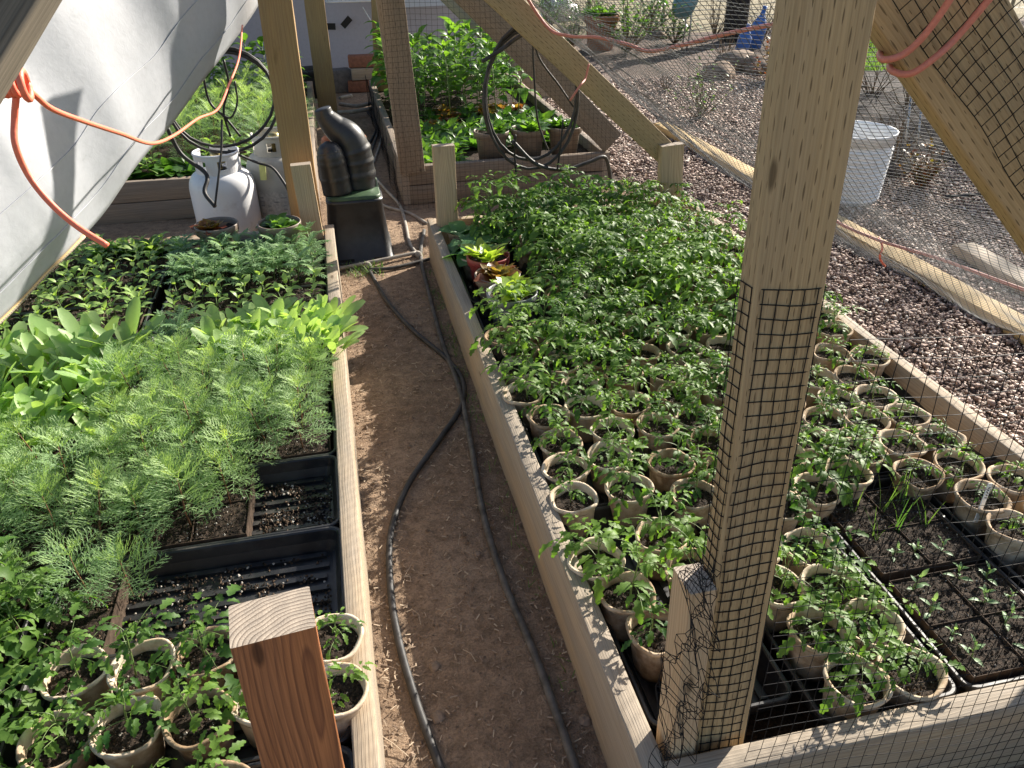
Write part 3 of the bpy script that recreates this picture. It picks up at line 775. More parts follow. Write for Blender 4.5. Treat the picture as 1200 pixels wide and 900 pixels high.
# ------------------------------------------------------------------ pots
def pot_mesh(seed, R=.055, h=.092):
    random.seed(seed); mb = MB(); w = rnd(.008, .042)
    prof = [(R*.66, 0), (R*.72, .012), (R*.80, h*.5), (R*.86, h-.016), (R*.885, h-.014), (R*.97, h-.009), (R, h-.004), (R*.985, h-.0005), (R*.93, h), (R*.86, h-.003), (R*.825, h-.010), (R*.79, h-.035)]
    mb.lathe(prof, 32, wob=w*.6, close=False); n = 32
    mb.f.append(tuple(range(n))[::-1])
    for i, p in enumerate(mb.v):
        a = math.atan2(p[1], p[0]); ov = 1+w*1.6*math.cos(2*a+seed)
        mb.v[i] = (p[0]*ov, p[1]/ov, p[2]+(.0025*math.sin(a*2+seed*1.7)+.0012*math.sin(a*5+seed))*(p[2]/h))
    a = mb.mesh('pot'); a.materials.append(M['pot'])
    sb = MB(); Rs = R*.82; z = h-.019; vs = [(0, 0, z)]; fs = []
    nr = 7; na = 28
    for i in range(1, nr+1):
        for k in range(na):
            an = 2*math.pi*k/na; rr = Rs*i/nr
            q = Vector((rr*math.cos(an)*60, rr*math.sin(an)*60, seed)); vs.append((rr*math.cos(an), rr*math.sin(an), z+.005*mnoise.noise(q)+.003*mnoise.noise(q*3)-.002*(i == nr)))
    for k in range(na):
        fs.append((0, 1+k, 1+(k+1) % na))
        for i in range(nr-1): fs.append((1+i*na+k, 1+(i+1)*na+k, 1+(i+1)*na+(k+1) % na, 1+i*na+(k+1) % na))
    sb.val = .3; sb.add(vs, fs); clumps(sb, 230, lambda: (lambda a, q: (Rs*.95*q*math.cos(a), Rs*.95*q*math.sin(a), z))(rnd(0, 6.28), math.sqrt(rnd(0, 1)))); s = sb.mesh('potting_soil', False); s.materials.append(M['soil'])
    return a, s
POTS = [pot_mesh(500+i) for i in range(14)]
random.seed(12)
def potted(kind, x, y, label, z=.108, scale=1.0, group='tan fibre pots of tomato seedlings', ps=1.0, name='potted_tomato_seedling', cat='potted seedling', plant_on=True):
    t = thing(name, label, cat, (x, y, z), 0, group)
    t.rotation_euler = (rnd(-.05, .05), rnd(-.05, .05), rnd(0, 6.28))
    a, s = random.choice(POTS)
    for nm, me in (('pot', a), ('potting_soil', s)):
        o = link(nm, me, t); o.scale = (ps, ps, ps)
    if plant_on:
        for nm, me in named(random.choice(K[kind])):
            o = link(nm, me, t); o.location = (rnd(-.012, .012), rnd(-.012, .012), .082*ps)
            k = scale*rnd(.88, 1.12); o.scale = (k, k, k); 
    return t

# right bed: pots one can make out, then the rows behind
# each entry: x, y, kind, scale
near = [(.405,1.048,'tom',.9),(.428,.955,'tom',.95),(.448,.880,'tom_small',.95),(.478,.785,'tom_small',.42),(.546,1.093,'tom',.95),(.575,1.0,'tom',.95),
(.60,.9,'tom',.8),(.414,1.255,'tom_small',.75),(.425,1.362,'tom_small',.8),(.44,1.465,'tom',.75),(.539,1.385,'tom',.8),(.541,1.262,'tom',.85),(.672,1.205,'tom',.9),
(.44,1.58,'tom',.9),(.403,1.70,'tom',1.0),
(.729,.700,'tom',.8),(.832,.70,'tom',.75),(.722,.805,'tom',.8),(.828,.806,'tom',.9),(.80,.905,'tom_bushy',.75),(.715,.92,'tom',.8),(.82,1.0,'tom',.85),(.725,1.03,'tom',.85),
(1.03,1.349,'tom_small',.9),(.94,1.165,'tom',.9),(1.035,1.198,'tom_bushy',.7),(1.187,1.475,'tom_small',.85),(1.296,1.555,'tom_small',.9),(1.402,1.66,'tom_small',.9),
(1.305,1.70,'tom_small',.9),(1.195,1.59,'tom_small',.9),(1.205,1.372,'tom_small',.7),(1.225,1.27,'tom_small',.75),(1.19,1.165,'tom_small',.8),
(1.298,1.175,'tom_small',1.0),(1.33,1.28,'tom_small',.85),(1.315,1.38,'tom_small',.75),(1.30,1.465,'tom_small',.75),(1.27,1.06,'tom_small',.5),(1.262,.955,'tom_small',.55),
(1.385,1.09,'tom_small',.8),(1.375,.98,'tom_small',.7),(.935,1.30,'tom',.8),(.83,1.14,'tom',.8),(.78,1.28,'tom',.9),(1.11,1.26,'tom',.7),(1.10,1.40,'tom',.75),(.66,1.32,'tom',.9)]
pots = [list(p) for p in near]
for r in range(16):
    y = 1.38+r*.111
    for c in range(9):
        x = .425+c*.122+(.02 if r % 2 else 0)+rnd(-.012, .012); yy = y+rnd(-.014, .014)
        if y > 2.15 and c == 0: continue
        if y > 2.12 and c == 1 and y < 2.75: continue
        if x > 1.0 and yy < 1.74 and x > 1.13: continue
        if all((x-p[0])**2+(yy-p[1])**2 > .094**2 for p in pots) and x < 1.42:
            big = min(1, max(0, (yy-1.4)/.7))
            kind = 'tom_bushy' if (x < 1.25 and rnd(0, 1) < .25+big*.8) else 'tom'
            pots.append([x, yy, kind, (.66+.20*big+rnd(-.05, .08))*(1.0 if x < 1.2 else .9)])
for it in range(12):      # settle the rims so that none cut into another
    for i in range(len(pots)):
        for j in range(i):
            dx = pots[i][0]-pots[j][0]; dy = pots[i][1]-pots[j][1]; d = math.hypot(dx, dy)
            if d < .104 and d > 1e-5:
                k = (.104-d)/2/d*.5
                pots[i][0] += dx*k; pots[i][1] += dy*k; pots[j][0] -= dx*k; pots[j][1] -= dy*k
rows = {}
for p in pots: rows.setdefault(int((p[1]-.66)/.111), []).append(p)
LOOK = {'tom': 'leafy tomato seedling', 'tom_small': 'small sparse tomato seedling', 'tom_bushy': 'dense bushy tomato seedling'}
for ri, rk in enumerate(sorted(rows)):
    for ci, p in enumerate(sorted(rows[rk])):
        potted(p[2], p[0], p[1], '%s in fibre pot, right bed, %s row back, %s from path' % (LOOK[p[2]], ORD[ri+1], ORD[ci+1]), scale=p[3]*(.84 if p[1] < 1.75 else 1.0))

# right bed trays lie lengthways: four columns
CX = [.508, .79, 1.065, 1.343]
for j, y0 in enumerate((.665, 1.215, 1.765, 2.315)):
    for i, x in enumerate(CX):
        yy = y0+.275+(.06 if i == 0 and j == 0 else 0)-(.0 if i else .0)
        if i == 0 and j == 0: yy = .995
        if i == 0 and j == 1: yy = 1.545; 
        if i == 0 and j == 2: yy = 2.095
        if i == 0 and j == 3: yy = 2.645
        tray(x if i else .512, yy, math.pi/2, 'black tray %s back from the near end, %s column from the path, right bed' % (ORD[j+1], ORD[i+1]), z=.095, group='black trays under the pots of the right bed')
# cell packs with sparse sprouts in the near right trays
for q, (x, y, l) in enumerate([(1.065, .80, 'front'), (1.065, 1.05, 'rear')]):
    cell_pack(x, y, 2, 2, .112, .115, '%s dark fibre cell pack of tiny herb sprouts, near end of right bed' % l, z=.104)
cell_pack(1.345, .78, 2, 2, .112, .115, 'cell pack of bare potting mix in the near right corner of right bed', z=.104)
def sprout(x, y, z, kind, s, where):
    plant(kind, x, y, z, where, 'seedling', 'sprouts in the near right cell packs', s, name={'herb': 'herb_seedling', 'onion': 'onion_seedling'}[kind])
k = 0
for a in range(4):
    for b in range(4):
        x = 1.065-.112+.028+.056*a; y = .80-.115+.03+.058*b+rnd(-.008, .008)
        if rnd(0, 1) < .25: continue
        k += 1
        sprout(x+rnd(-.008, .008), y, .148, 'herb', .95+rnd(-.2, .3), 'tiny herb sprout, %s across and %s back in the front cell pack, right bed' % (ORD[a+1], ORD[b+1]))
for a in range(3):
    for b in range(3):
        x = 1.0+.06*a; y = .97+.07*b
        kd = 'onion' if b > 0 else 'herb'
        sprout(x+rnd(-.01, .01), y+rnd(-.01, .01), .148, kd, 1.0, '%s, %s across and %s back in the rear cell pack, right bed' % ('thin onion sprout' if kd == 'onion' else 'tiny herb sprout', ORD[a+1], ORD[b+1]))
for a in range(3):
    for b in range(3):
        sprout(1.27+.07*a+rnd(-.01, .01), .70+.075*b, .148, 'herb', .9, 'tiny herb sprout, %s across and %s back, cell pack in near right corner' % (ORD[a+1], ORD[b+1]))
# plant marker
pm = MB(); pm.box((0, 0, .045), (.014, .0016, .09)); o = pm.build('plant_marker', M['marker'], None, False)
o.location = at_z(1143, 612, .165); o.rotation_euler = (math.radians(-12), math.radians(20), math.radians(8)); tag(o, 'white plastic plant marker leaning beside a pot of the right bed', 'plant marker')
im = MB()
for i, (zz, w_) in enumerate([(.080, .007), (.074, .004), (.069, .008), (.063, .006), (.057, .008)]):
    im.box((rnd(-.001, .001), -.0012, zz), (w_, .0008, .0018), Matrix.Rotation(rnd(-.5, .5), 3, 'Y'))
im.build('handwriting', M['ink'], o, False)

# big lettuce pots, far left corner of the right bed
def big_pot(x, y, z, R, h, mat, kind, label, scale=1.0, cat='potted lettuce', name='potted_lettuce', n=1, group=None):
    t = thing(name, label, cat, (x, y, z), 0, group)
    mb = MB(); mb.lathe([(R*.70, 0), (R*.86, h*.78), (R*.87, h*.79), (R*.97, h*.80), (R, h*.985), (R*.985, h), (R*.94, h), (R*.92, h*.96), (R*.84, h*.7)], 36)
    mb.f.append(tuple(range(36))[::-1]); mb.build('pot', mat, t)
    sb = MB(); sb.lathe([(R*.905, h*.86), (R*.6, h*.875), (R*.3, h*.865), (.001, h*.87)], 30, wob=.01); sb.build('potting_soil', M['soil'], t)
    for i in range(n):
        for nm, me in named(random.choice(K[kind])):
            o = link(nm, me, t); o.location = (0 if n == 1 else rnd(-R*.5, R*.5), 0 if n == 1 else rnd(-R*.5, R*.5), h*.87); o.scale = (scale,)*3; o.rotation_euler = (0, 0, rnd(0, 6))
    return t
for (u, v, R, mat, lab, kd) in [(600, 343, .083, 'pot_grey', 'green and red lettuce in a grey plastic pot, nearest of the lettuce pots', 'lettuce_mix'),
                            (583, 322, .078, 'pot_taupe', 'reddish lettuce in a taupe pot just behind the grey lettuce pot', 'lettuce_red'),
                            (572, 300, .078, 'pot_red', 'lettuce in a dark red plastic pot beside the squash leaves', 'lettuce_mix')]:
    p = at_z(u, v, .24); big_pot(p.x, p.y, .10, R, .145, M[mat], kd, lab, 1.0, n=2)
for i, (x, y) in enumerate([(.46, 2.80), (.44, 2.95), (.56, 2.88), (.45, 2.68)]):
    potted('squash', x, y, 'round-leaved squash seedling in a fibre pot, far left corner, %s from the stub' % ORD[4-i], group='squash seedlings by the far stub', scale=1.35, name='potted_squash_seedling')

# ------------------------------------------------------------------ left bed
LX = [-.362, -.938]
LY = [.925, 1.185, 1.445, 1.705, 1.965, 2.215, 2.475, 2.735, 2.995]
for i, x in enumerate(LX):
    for j, y in enumerate(LY):
        tray(x, y, 0, 'black tray, %s back from the near end, %s column from path, left bed' % (ORD[j+1], 'first' if i == 0 else 'second'), z=.118, group='black trays of the left bed')
tray(-.362, .662, 0, 'black tray at the near end of the left bed under the stub post', z=.118, group='black trays of the left bed')
# near pots in the left bed
lp = [(-.533,1.0,'tom',.85),(-.425,.99,'tom',.85),(-.325,.99,'tom',.9),(-.225,.985,'tom_small',.8),(-.115,.975,'tom_small',.8),
      (-.535,.87,'tom',.8),(-.43,.87,'tom_small',1.0),(-.323,.865,'tom',.72),(-.222,.872,'tom_small',.9),(-.112,.862,'tom_small',.75),
      (-.50,.72,'tom',.8),(-.39,.72,'tom',.8),(-.28,.72,'tom',.7)]
for i, p in enumerate(lp):
    potted(p[2], p[0], p[1], '%s in fibre pot, near left bed, %s row, %s from the left' % (LOOK[p[2]], ['rear', 'middle', 'front'][min(2, i//5)], ORD[i % 5+1]), z=.124, scale=p[3]*.88, group='tomato pots at the near end of the left bed')
# cell packs: (x, y, nx, ny, cx, cy)
packs = []
for j, y in enumerate(LY):
    for i, x in enumerate(LX):
        if i == 0 and j == 0: continue
        if i == 0 and j == 1: packs.append((x-.205, y, 1, 2, .105, .115, 'half filled', j, i)); continue
        if i == 0 and j == 2: packs.append((x-.092, y, 3, 2, .112, .115, 'partly filled', j, i)); continue
        if i == 0 and j == 5: packs.append((x+.03, y+.02, 4, 2, .105, .1, 'leafy', j, i)); continue
        packs.append((x, y, 4, 2, .128, .115, 'full', j, i))
for (x, y, nx, ny, cx, cy, a, j, i) in packs:
    cell_pack(x, y, nx, ny, cx, cy, '%s fibre cell pack of dark mix in the %s left-bed tray back, %s column' % (a, ORD[j+1], 'path-side' if i == 0 else 'outer'), z=.120, h=.056, fill=.052)
SZ = .124+.048
def fill(kind, name, lab, cat, group, x0, x1, y0, y1, dx, dy, scale=1, jit=.012, skip=None, z=SZ, where='left bed', svar=0, tilt=.14):
    ny = max(1, int(round((y1-y0)/dy))); nx = max(1, int(round((x1-x0)/dx)))
    for j in range(ny):
        for i in range(nx):
            x = x1-(i+.5)*(x1-x0)/nx+rnd(-jit, jit); y = y0+(j+.5)*(y1-y0)/ny+rnd(-jit, jit)
            if skip and skip(x, y): continue
            kd = kind if isinstance(kind, str) else random.choice(kind)
            plant(kd, x, y, z, '%s, %s row back, %s from the path side' % (lab, ORD[j+1], ORD[i+1]), cat, group, scale*rnd(1-svar, 1+svar), name=name, tilt=tilt)
# feathery cosmos
fill('cosmos', 'cosmos_seedling', 'feathery cosmos seedling in the left bed', 'cosmos seedling', 'feathery cosmos seedlings in the left bed', -1.20, -.12, 1.33, 2.06, .086, .084, 1.0,
     skip=lambda x, y: (y < 1.60 and x > -.29) or (y < 1.40 and x > -.34) or (y > 1.66 and x < -.60) or (y > 1.96 and x > -.46) or (y < 1.73 and y > 1.55 and x > -.17), svar=.12)
fill('cosmos', 'cosmos_seedling', 'lone feathery cosmos beside the empty trays', 'cosmos seedling', 'feathery cosmos seedlings beside the empty tray', -.60, -.46, 1.14, 1.25, .07, .11, 1.0)
fill('cosmos', 'cosmos_seedling', 'feathery cosmos over the outer near trays', 'cosmos seedling', 'feathery cosmos seedlings by the outer near trays', -1.0, -.66, 1.22, 1.32, .1, .1, 1.0)
# broad leaved calendula
fill('calendula', 'calendula_plant', 'broad-leaved calendula in the outer left bed', 'calendula', 'broad calendula plants left of the feathery seedlings', -1.22, -.62, 1.68, 2.24, .105, .105, 1.12)
fill('calendula_small', 'calendula_plant', 'upright narrow-leaved calendula beside the path', 'calendula', 'narrow calendula plants by the path', -.44, -.06, 2.02, 2.30, .058, .07, 1.42)
# silvery marigolds behind them
fill('silver', 'marigold_seedling', 'dark marigold seedling behind the broad leaves', 'marigold seedling', 'marigold seedlings behind the calendula', -.62, -.46, 2.13, 2.28, .08, .08, 1.1)
fill('pepper', 'pepper_seedling', 'pale pepper seedling beside the path', 'pepper seedling', 'pepper seedlings in the path-side trays', -.62, -.11, 2.38, 2.60, .072, .075, 1.15)
fill('silver', 'marigold_seedling', 'silvery marigold seedling near the tanks', 'marigold seedling', 'silvery marigolds near the gas tanks', -.62, -.10, 2.62, 2.93, .062, .062, 1.12, svar=.12)
fill(['pepper', 'pepper_big'], 'pepper_seedling', 'young pepper seedling in the outer trays', 'pepper seedling', 'pepper seedlings in the outer trays', -1.2, -.66, 2.37, 3.12, .068, .085, .98, svar=.15, jit=.016)
fill('lettuce', 'lettuce_plant', 'green lettuce at the far end', 'lettuce', 'green lettuces at the far end of the left bed', -.98, -.60, 3.02, 3.15, .1, .1, 1.1)
fill(['tom', 'tom_bushy'], 'tomato_seedling', 'lush tomato seedling in the near outer trays', 'tomato seedling', 'tomato seedlings in the near outer trays', -1.0, -.62, .80, 1.24, .085, .085, .85)
for (u, v, lab, kd) in [(253, 262, 'reddish lettuce in a tan pot at the far end of the left bed', 'lettuce_red'), (327, 260, 'small green lettuce in a brown pot beside the leaning stub', 'lettuce')]:
    p = at_z(u, v, .30); big_pot(p.x, p.y, .14, .080, .16, M['pot_taupe'], kd, lab, .85, n=2)
# crumbs of mix left in the empty trays
def crumbs(name, label, boxes, n, smin, smax, mat, cat, parent=None):
    mb = MB()
    for k in range(n):
        (x0, x1, y0, y1, z) = random.choice(boxes)
        cx, cy = rnd(x0, x1), rnd(y0, y1)
        if mnoise.noise(Vector((cx*18, cy*18, 4))) < -.05 and rnd(0, 1) < .85: continue
        s = rnd(smin, smax)
        vs = [Vector((rnd(.4, 1)*s*math.cos(a), rnd(.4, 1)*s*math.sin(a), rnd(-.1, .2)*s)) for a in (0, 1.25, 2.5, 3.8, 5)]+[Vector((0, 0, s*rnd(.5, 1)))]
        mb.add([v+Vector((cx, cy, z)) for v in vs], [(i, (i+1) % 5, 5) for i in range(5)], rnd(0, 1))
    o = mb.build(name, mat, None, False); tag(o, label, cat, kind='stuff'); return o
crumbs('soil_crumbs', 'dark potting mix spilled in the two empty black trays', [(-.52, -.12, 1.09, 1.28, .131), (-.27, -.11, 1.36, 1.54, .131)], 2600, .002, .0055, M['soil'], 'soil')

# ------------------------------------------------------------------ timber frame
def post(name, p0, p1, W, T, wdir, mat, label, cat='post', group=None, bev=.003, seg=24, wav=.002):
    o = plank(name, p0, p1, W, T, wdir, M[mat], None, bev, seg, wav); return tag(o, label, cat, group)
def V(*a): return Vector(a)
# the big incised post at the near corner of the right bed: leans away at the top
bp0 = Vector((.47, .68, .15)); bp1 = Vector((.49, .77, 1.27))
ax = (bp1-bp0).normalized()
post('timber_post', bp0-ax*.09, bp1+ax*.45, .089, .038, (1, .0, 0), 'post_incised', 'tall incised timber post wrapped in black netting at the near bed corner', seg=30)
# near stub beside it
post('timber_stub', (.402, .668, .04), (.406, .70, .505), .040, .056, (1, 0, 0), 'stub_pine', 'short pale timber stub standing against the big netted post', bev=.002)
# cedar stub at the near corner of the left bed, leaning
c1 = at_y(318, 722, .64); c0 = at_y(372, 960, .60)
axc = (c1-c0).normalized()
post('timber_stub', c0-axc*.22, c1, .089, .072, (1, .12, 0), 'stub_cedar', 'short reddish cedar stub post with a weathered sawn top, left foreground', bev=.0025)
# far stub of the right bed, left corner
post('timber_stub', (.405, 3.06, .0), (.405, 3.06, .51), .085, .040, (1, 0, 0), 'stub_pine', 'short striped timber stub at the far left corner of the right bed')
post('timber_stub', (1.385, 3.06, .0), (1.36, 3.06, .45), .10, .040, (1, 0, 0), 'stub_pine', 'pale timber stub at the far right corner of right bed, under the rafter')
# left bed far corner: tall brown post and leaning stub
q0 = at_y(362, 275, 3.19); q1 = at_y(322, 0, 3.19); axq = (q1-q0).normalized()
post('timber_post', q0-axq*.17, q1+axq*.9, .118, .04, (1, 0, 0), 'post_brown', 'tall smooth brown timber post at the far corner of the left bed')
k0 = at_y(369, 282, 3.08); k1 = at_y(352, 192, 3.08); axk = (k1-k0).normalized()
post('timber_stub', k0-axk*.08, k1, .075, .04, (1, 0, 0), 'stub_pine', 'pale grooved stub leaning on the tall brown post, left bed')
# back post with netting, far posts
b0 = at_y(483, 197, 3.90); b1 = at_y(457, 0, 3.90); axb = (b1-b0).normalized()
post('timber_post', b0-axb*.02, b1+axb*.9, .125, .04, (1, 0, 0), 'post_back', 'tall netted timber post on the near corner of far right bed')
f0 = at_y(448, 95, 6.2); f1 = at_y(444, 0, 6.2); axf = (f1-f0).normalized()
post('timber_post', f0-axf*.6, f1+axf*.6, .11, .04, (1, 0, 0), 'post_brown', 'farthest timber post behind the netted post at the path end')
g0 = at_y(376, 62, 6.1); g1 = at_y(368, 0, 6.1); axg = (g1-g0).normalized()
post('timber_post', g0-axg*.7, g1+axg*.7, .135, .04, (1, 0, 0), 'post_brown', 'far timber post standing against the grey plastic sheet')
# rafters: right slope
def beam(name, a, b, W, T, wdir, mat, label): return post(name, a, b, W, T, wdir, mat, label, 'rafter', seg=30)
def mid(p, q): return (p+q)/2
ra = mid(at_y(577, 0, 3.10), at_y(604, 0, 3.10)); rb = mid(at_y(768, 194, 3.10), at_y(790, 163, 3.10)); axr = (rb-ra).normalized()
beam('rafter', ra-axr*.62, rb+axr*.03, .095, .04, (1, 0, 1), 'post_incised', 'long smooth rafter sloping down to the far stub of the right bed')
ra2 = mid(at_y(537, 0, 3.96), at_y(573, 0, 3.96)); rb2 = mid(at_y(712, 175, 3.96), at_y(717, 152, 3.96)); axr2 = (rb2-ra2).normalized()
beam('rafter', ra2-axr2*.65, rb2+axr2*.02, .125, .04, (1, 0, 1), 'post_back', 'dark netted rafter sloping onto the corner of the far right bed')
ra3 = mid(at_y(517, 0, 6.25), at_y(541, 0, 6.25)); sl3 = (rb2-ra2).normalized()
beam('rafter', ra3-sl3*.6, ra3+sl3*1.15, .11, .04, (1, 0, 1), 'bed_wood', 'sunlit rafter behind the leafy plants of the far right bed')
# near rafter on the right: its lower edge runs from behind the post down to the right
na = at_y(1030, 50, .93); nb = at_y(1200, 290, .93); dn = (nb-na).normalized(); up_n = Vector((0, -1, 0)).cross(dn).normalized()
if up_n.z < 0: up_n = -up_n
beam('rafter', na+up_n*.070-dn*.35, nb+up_n*.070+dn*1.25, .14, .04, up_n, 'post_incised', 'wide near rafter with netting and a red cord looped round it')
NEAR_R = (na, nb, dn, up_n)
# left near rafter end in the top corner
l0 = at_y(-45, 75, .75); l1 = at_y(22, -30, .80); axl = (l1-l0).normalized()
beam('rafter', l0-axl*.25, l1+axl*.2, .06, .04, (1, 0, -.4), 'grime_wood', 'grimy brown rafter end crossing the top left corner')
# sill board lying on the gravel
y0a = mid(at_z(778, 140, .03), at_z(778, 158, .03)); y1a = mid(at_z(1200, 372, .03), at_z(1200, 402, .03)); axy = (y1a-y0a).normalized()
plt = post('sill_board', y0a-axy*.05, y1a+axy*.5, .105, .04, axy.cross(UP), 'plate_wood', 'long yellow board lying on the gravel under the netting', 'board', seg=40)
post('sill_board', at_z(1128, 290, .04), at_z(1225, 345, .04), .10, .04, (1, 1, 0), 'bed_wood', 'short grey board lying on the gravel at the right edge', 'board')

# ------------------------------------------------------------------ hoses on the path
def hose(pix, r, mat, label, z=None, name='garden_hose', cat='hose', n=8):
    pts = [at_z(u, v, (z if z else r)+(pz or 0)) for (u, v, *o) in pix for pz in [o[0] if o else 0]]
    mb = MB(); mb.tube(smooth_path(pts, n), r, 10); o = mb.build(name, M[mat], None); return tag(o, label, cat)
hose([(430, 312), (437, 325), (455, 355), (485, 388), (523, 420), (542, 445), (541, 475), (515, 515), (480, 565), (459, 620), (457, 680), (466, 745), (487, 820), (516, 900), (540, 960)], .0082, 'hose', 'black hose snaking down the path from the junction, left of the two')
hose([(497, 270), (493, 300), (503, 345), (518, 400), (538, 455), (552, 520), (566, 600), (590, 680), (622, 755), (650, 830), (676, 905), (690, 960)], .0086, 'hose_dusty', 'dusty hose running down the path close to the right bed')
hose([(396, 315), (425, 309), (455, 303), (488, 296)], .008, 'hose_grey', 'upper hose crossing the path end in front of the valve box', z=.02)
hose([(432, 316), (460, 314), (498, 305), (520, 300)], .008, 'hose_dusty', 'lower hose crossing the path end below the upper one', z=.012)
hose([(438, 235), (455, 243), (480, 250), (500, 262)], .008, 'hose_grey', 'grey hose curving from the valve box towards the far bed')
hose([(440, 128), (448, 155), (440, 185), (435, 200), (450, 220), (468, 240), (475, 262), (480, 285), (489, 298)], .008, 'hose_grey', 'long grey hose winding along the far path to the junction')
hose([(436, 130), (443, 150), (437, 172), (428, 195), (427, 215)], .008, 'hose_dusty', 'dark hose bundled along the far path, middle one')
hose([(430, 130), (441, 148), (433, 168), (424, 185), (424, 205)], .008, 'hose', 'dark hose bundled along the far path, left one')
for i, pix in enumerate([[(398, 122), (420, 124), (445, 118)], [(395, 132), (420, 130), (447, 124)], [(398, 115), (412, 112)]]):
    hose(pix, .014, 'hose_grey', '%s of the pale pipes lying across the far path end' % ['middle', 'nearest', 'farthest'][i], z=.03+.02*i, name='plastic_pipe', cat='pipe')
# hose couplings at the junction
for (u, v, lab) in [(431, 311, 'brass hose coupling at the top of the snaking hose'), (490, 298, 'grey hose coupling where the two hoses meet')]:
    p = at_z(u, v, .014); mb = MB(); d = V(.3, -1, 0).normalized(); mb.tube([p-d*.02, p-d*.008, p-d*.0079, p+d*.012, p+d*.0121, p+d*.025], [.011, .011, .015, .015, .012, .012], 12)
    tag(mb.build('hose_coupling', M['hose_grey'], None), lab, 'coupling')

# ------------------------------------------------------------------ coiled tubes
def coil(name, label, c, rx, rz_, turns, r, tilt, mat='hose', jit=.012, extra=(), squash=0, ry=.0, seed=3):
    random.seed(seed); t = thing(name, label, 'coiled hose', c)
    mb = MB(); pts = []
    n = int(turns*26)
    for i in range(n+1):
        a = 2*math.pi*i/26; f = 1+.05*math.sin(i*.11)+.03*math.sin(i*.37)
        p = Vector((rx*math.cos(a)*f, jit*math.sin(i*.23)*1.5+.01*(i/n), rz_*math.sin(a)*f)); pts.append(tilt @ p)
    mb.tube(pts, r, 8)
    mb.build('loops', M[mat], t)
    for ex in extra:
        m2 = MB(); m2.tube([Vector(p)-Vector(c) for p in smooth_path(ex[0], 7)], ex[1], 8); m2.build(ex[2], M[ex[3]], t)
    return t
cR = at_y(624, 115, 3.22)
coil('hose_coil', 'black tubing coil hanging from the rafter over the right bed', cR, .200, .268, 2.6, .0068, Matrix.Rotation(.12, 3, 'Z'), extra=[
    ([at_y(600, 165, 3.2), at_y(628, 192, 3.2), at_y(660, 199, 3.22), at_y(690, 190, 3.25), at_y(708, 184, 3.28), at_y(714, 200, 3.3), at_y(717, 226, 3.3)], .0085, 'tail', 'hose'),
    ([at_y(624, 42, 3.2), at_y(633, 70, 3.2), at_y(655, 100, 3.22), at_y(672, 125, 3.22)], .004, 'thin_tube', 'hose'),
    ([at_y(624, 42, 3.2), at_y(626, 90, 3.2), at_y(630, 140, 3.22), at_y(642, 176, 3.22)], .004, 'thin_tube', 'hose'),
    ([at_y(604, 158, 3.19), at_y(603, 180, 3.19), at_y(605, 207, 3.19)], .004, 'tie', 'tape'),
    ([at_y(660, 140, 3.2), at_y(657, 170, 3.19), at_y(653, 200, 3.19)], .004, 'tie', 'tape'),
    ([at_y(565, 72, 3.16), at_y(585, 60, 3.17), at_y(610, 42, 3.2), at_y(630, 36, 3.2)], .008, 'tail', 'hose'),
    ([at_y(624, 20, 3.12), at_y(624, 42, 3.2)], .0012, 'hanging_wire', 'wire')])
cL = at_y(262, 118, 3.62)
coil('hose_coil', 'black tubing coil hanging behind the tarp above the white tank', cL, .225, .195, 2.5, .0066, Matrix.Rotation(-.25, 3, 'Y') @ Matrix.Rotation(.35, 3, 'Z'), extra=[
    ([at_y(262, 70, 3.5), at_y(268, 100, 3.5), at_y(262, 130, 3.5), at_y(270, 160, 3.5)], .005, 'tie', 'tape'),
    ([at_y(238, 90, 3.52), at_y(246, 120, 3.52), at_y(264, 138, 3.5), at_y(282, 160, 3.5)], .005, 'tie', 'tape'),
    ([at_y(195, 148, 3.5), at_y(212, 180, 3.5), at_y(238, 200, 3.48), at_y(243, 210, 3.45), at_y(240, 226, 3.4), at_y(252, 242, 3.35)], .009, 'tail', 'hose'),
    ([at_y(260, 140, 3.48), at_y(259, 180, 3.42), at_y(252, 240, 3.34)], .0045, 'thin_tube', 'hose'),
    ([at_y(275, 95, 3.52), at_y(278, 120, 3.52), at_y(270, 138, 3.5), at_y(255, 130, 3.5)], .004, 'thin_tube', 'hose')], seed=5)
random.seed(21)

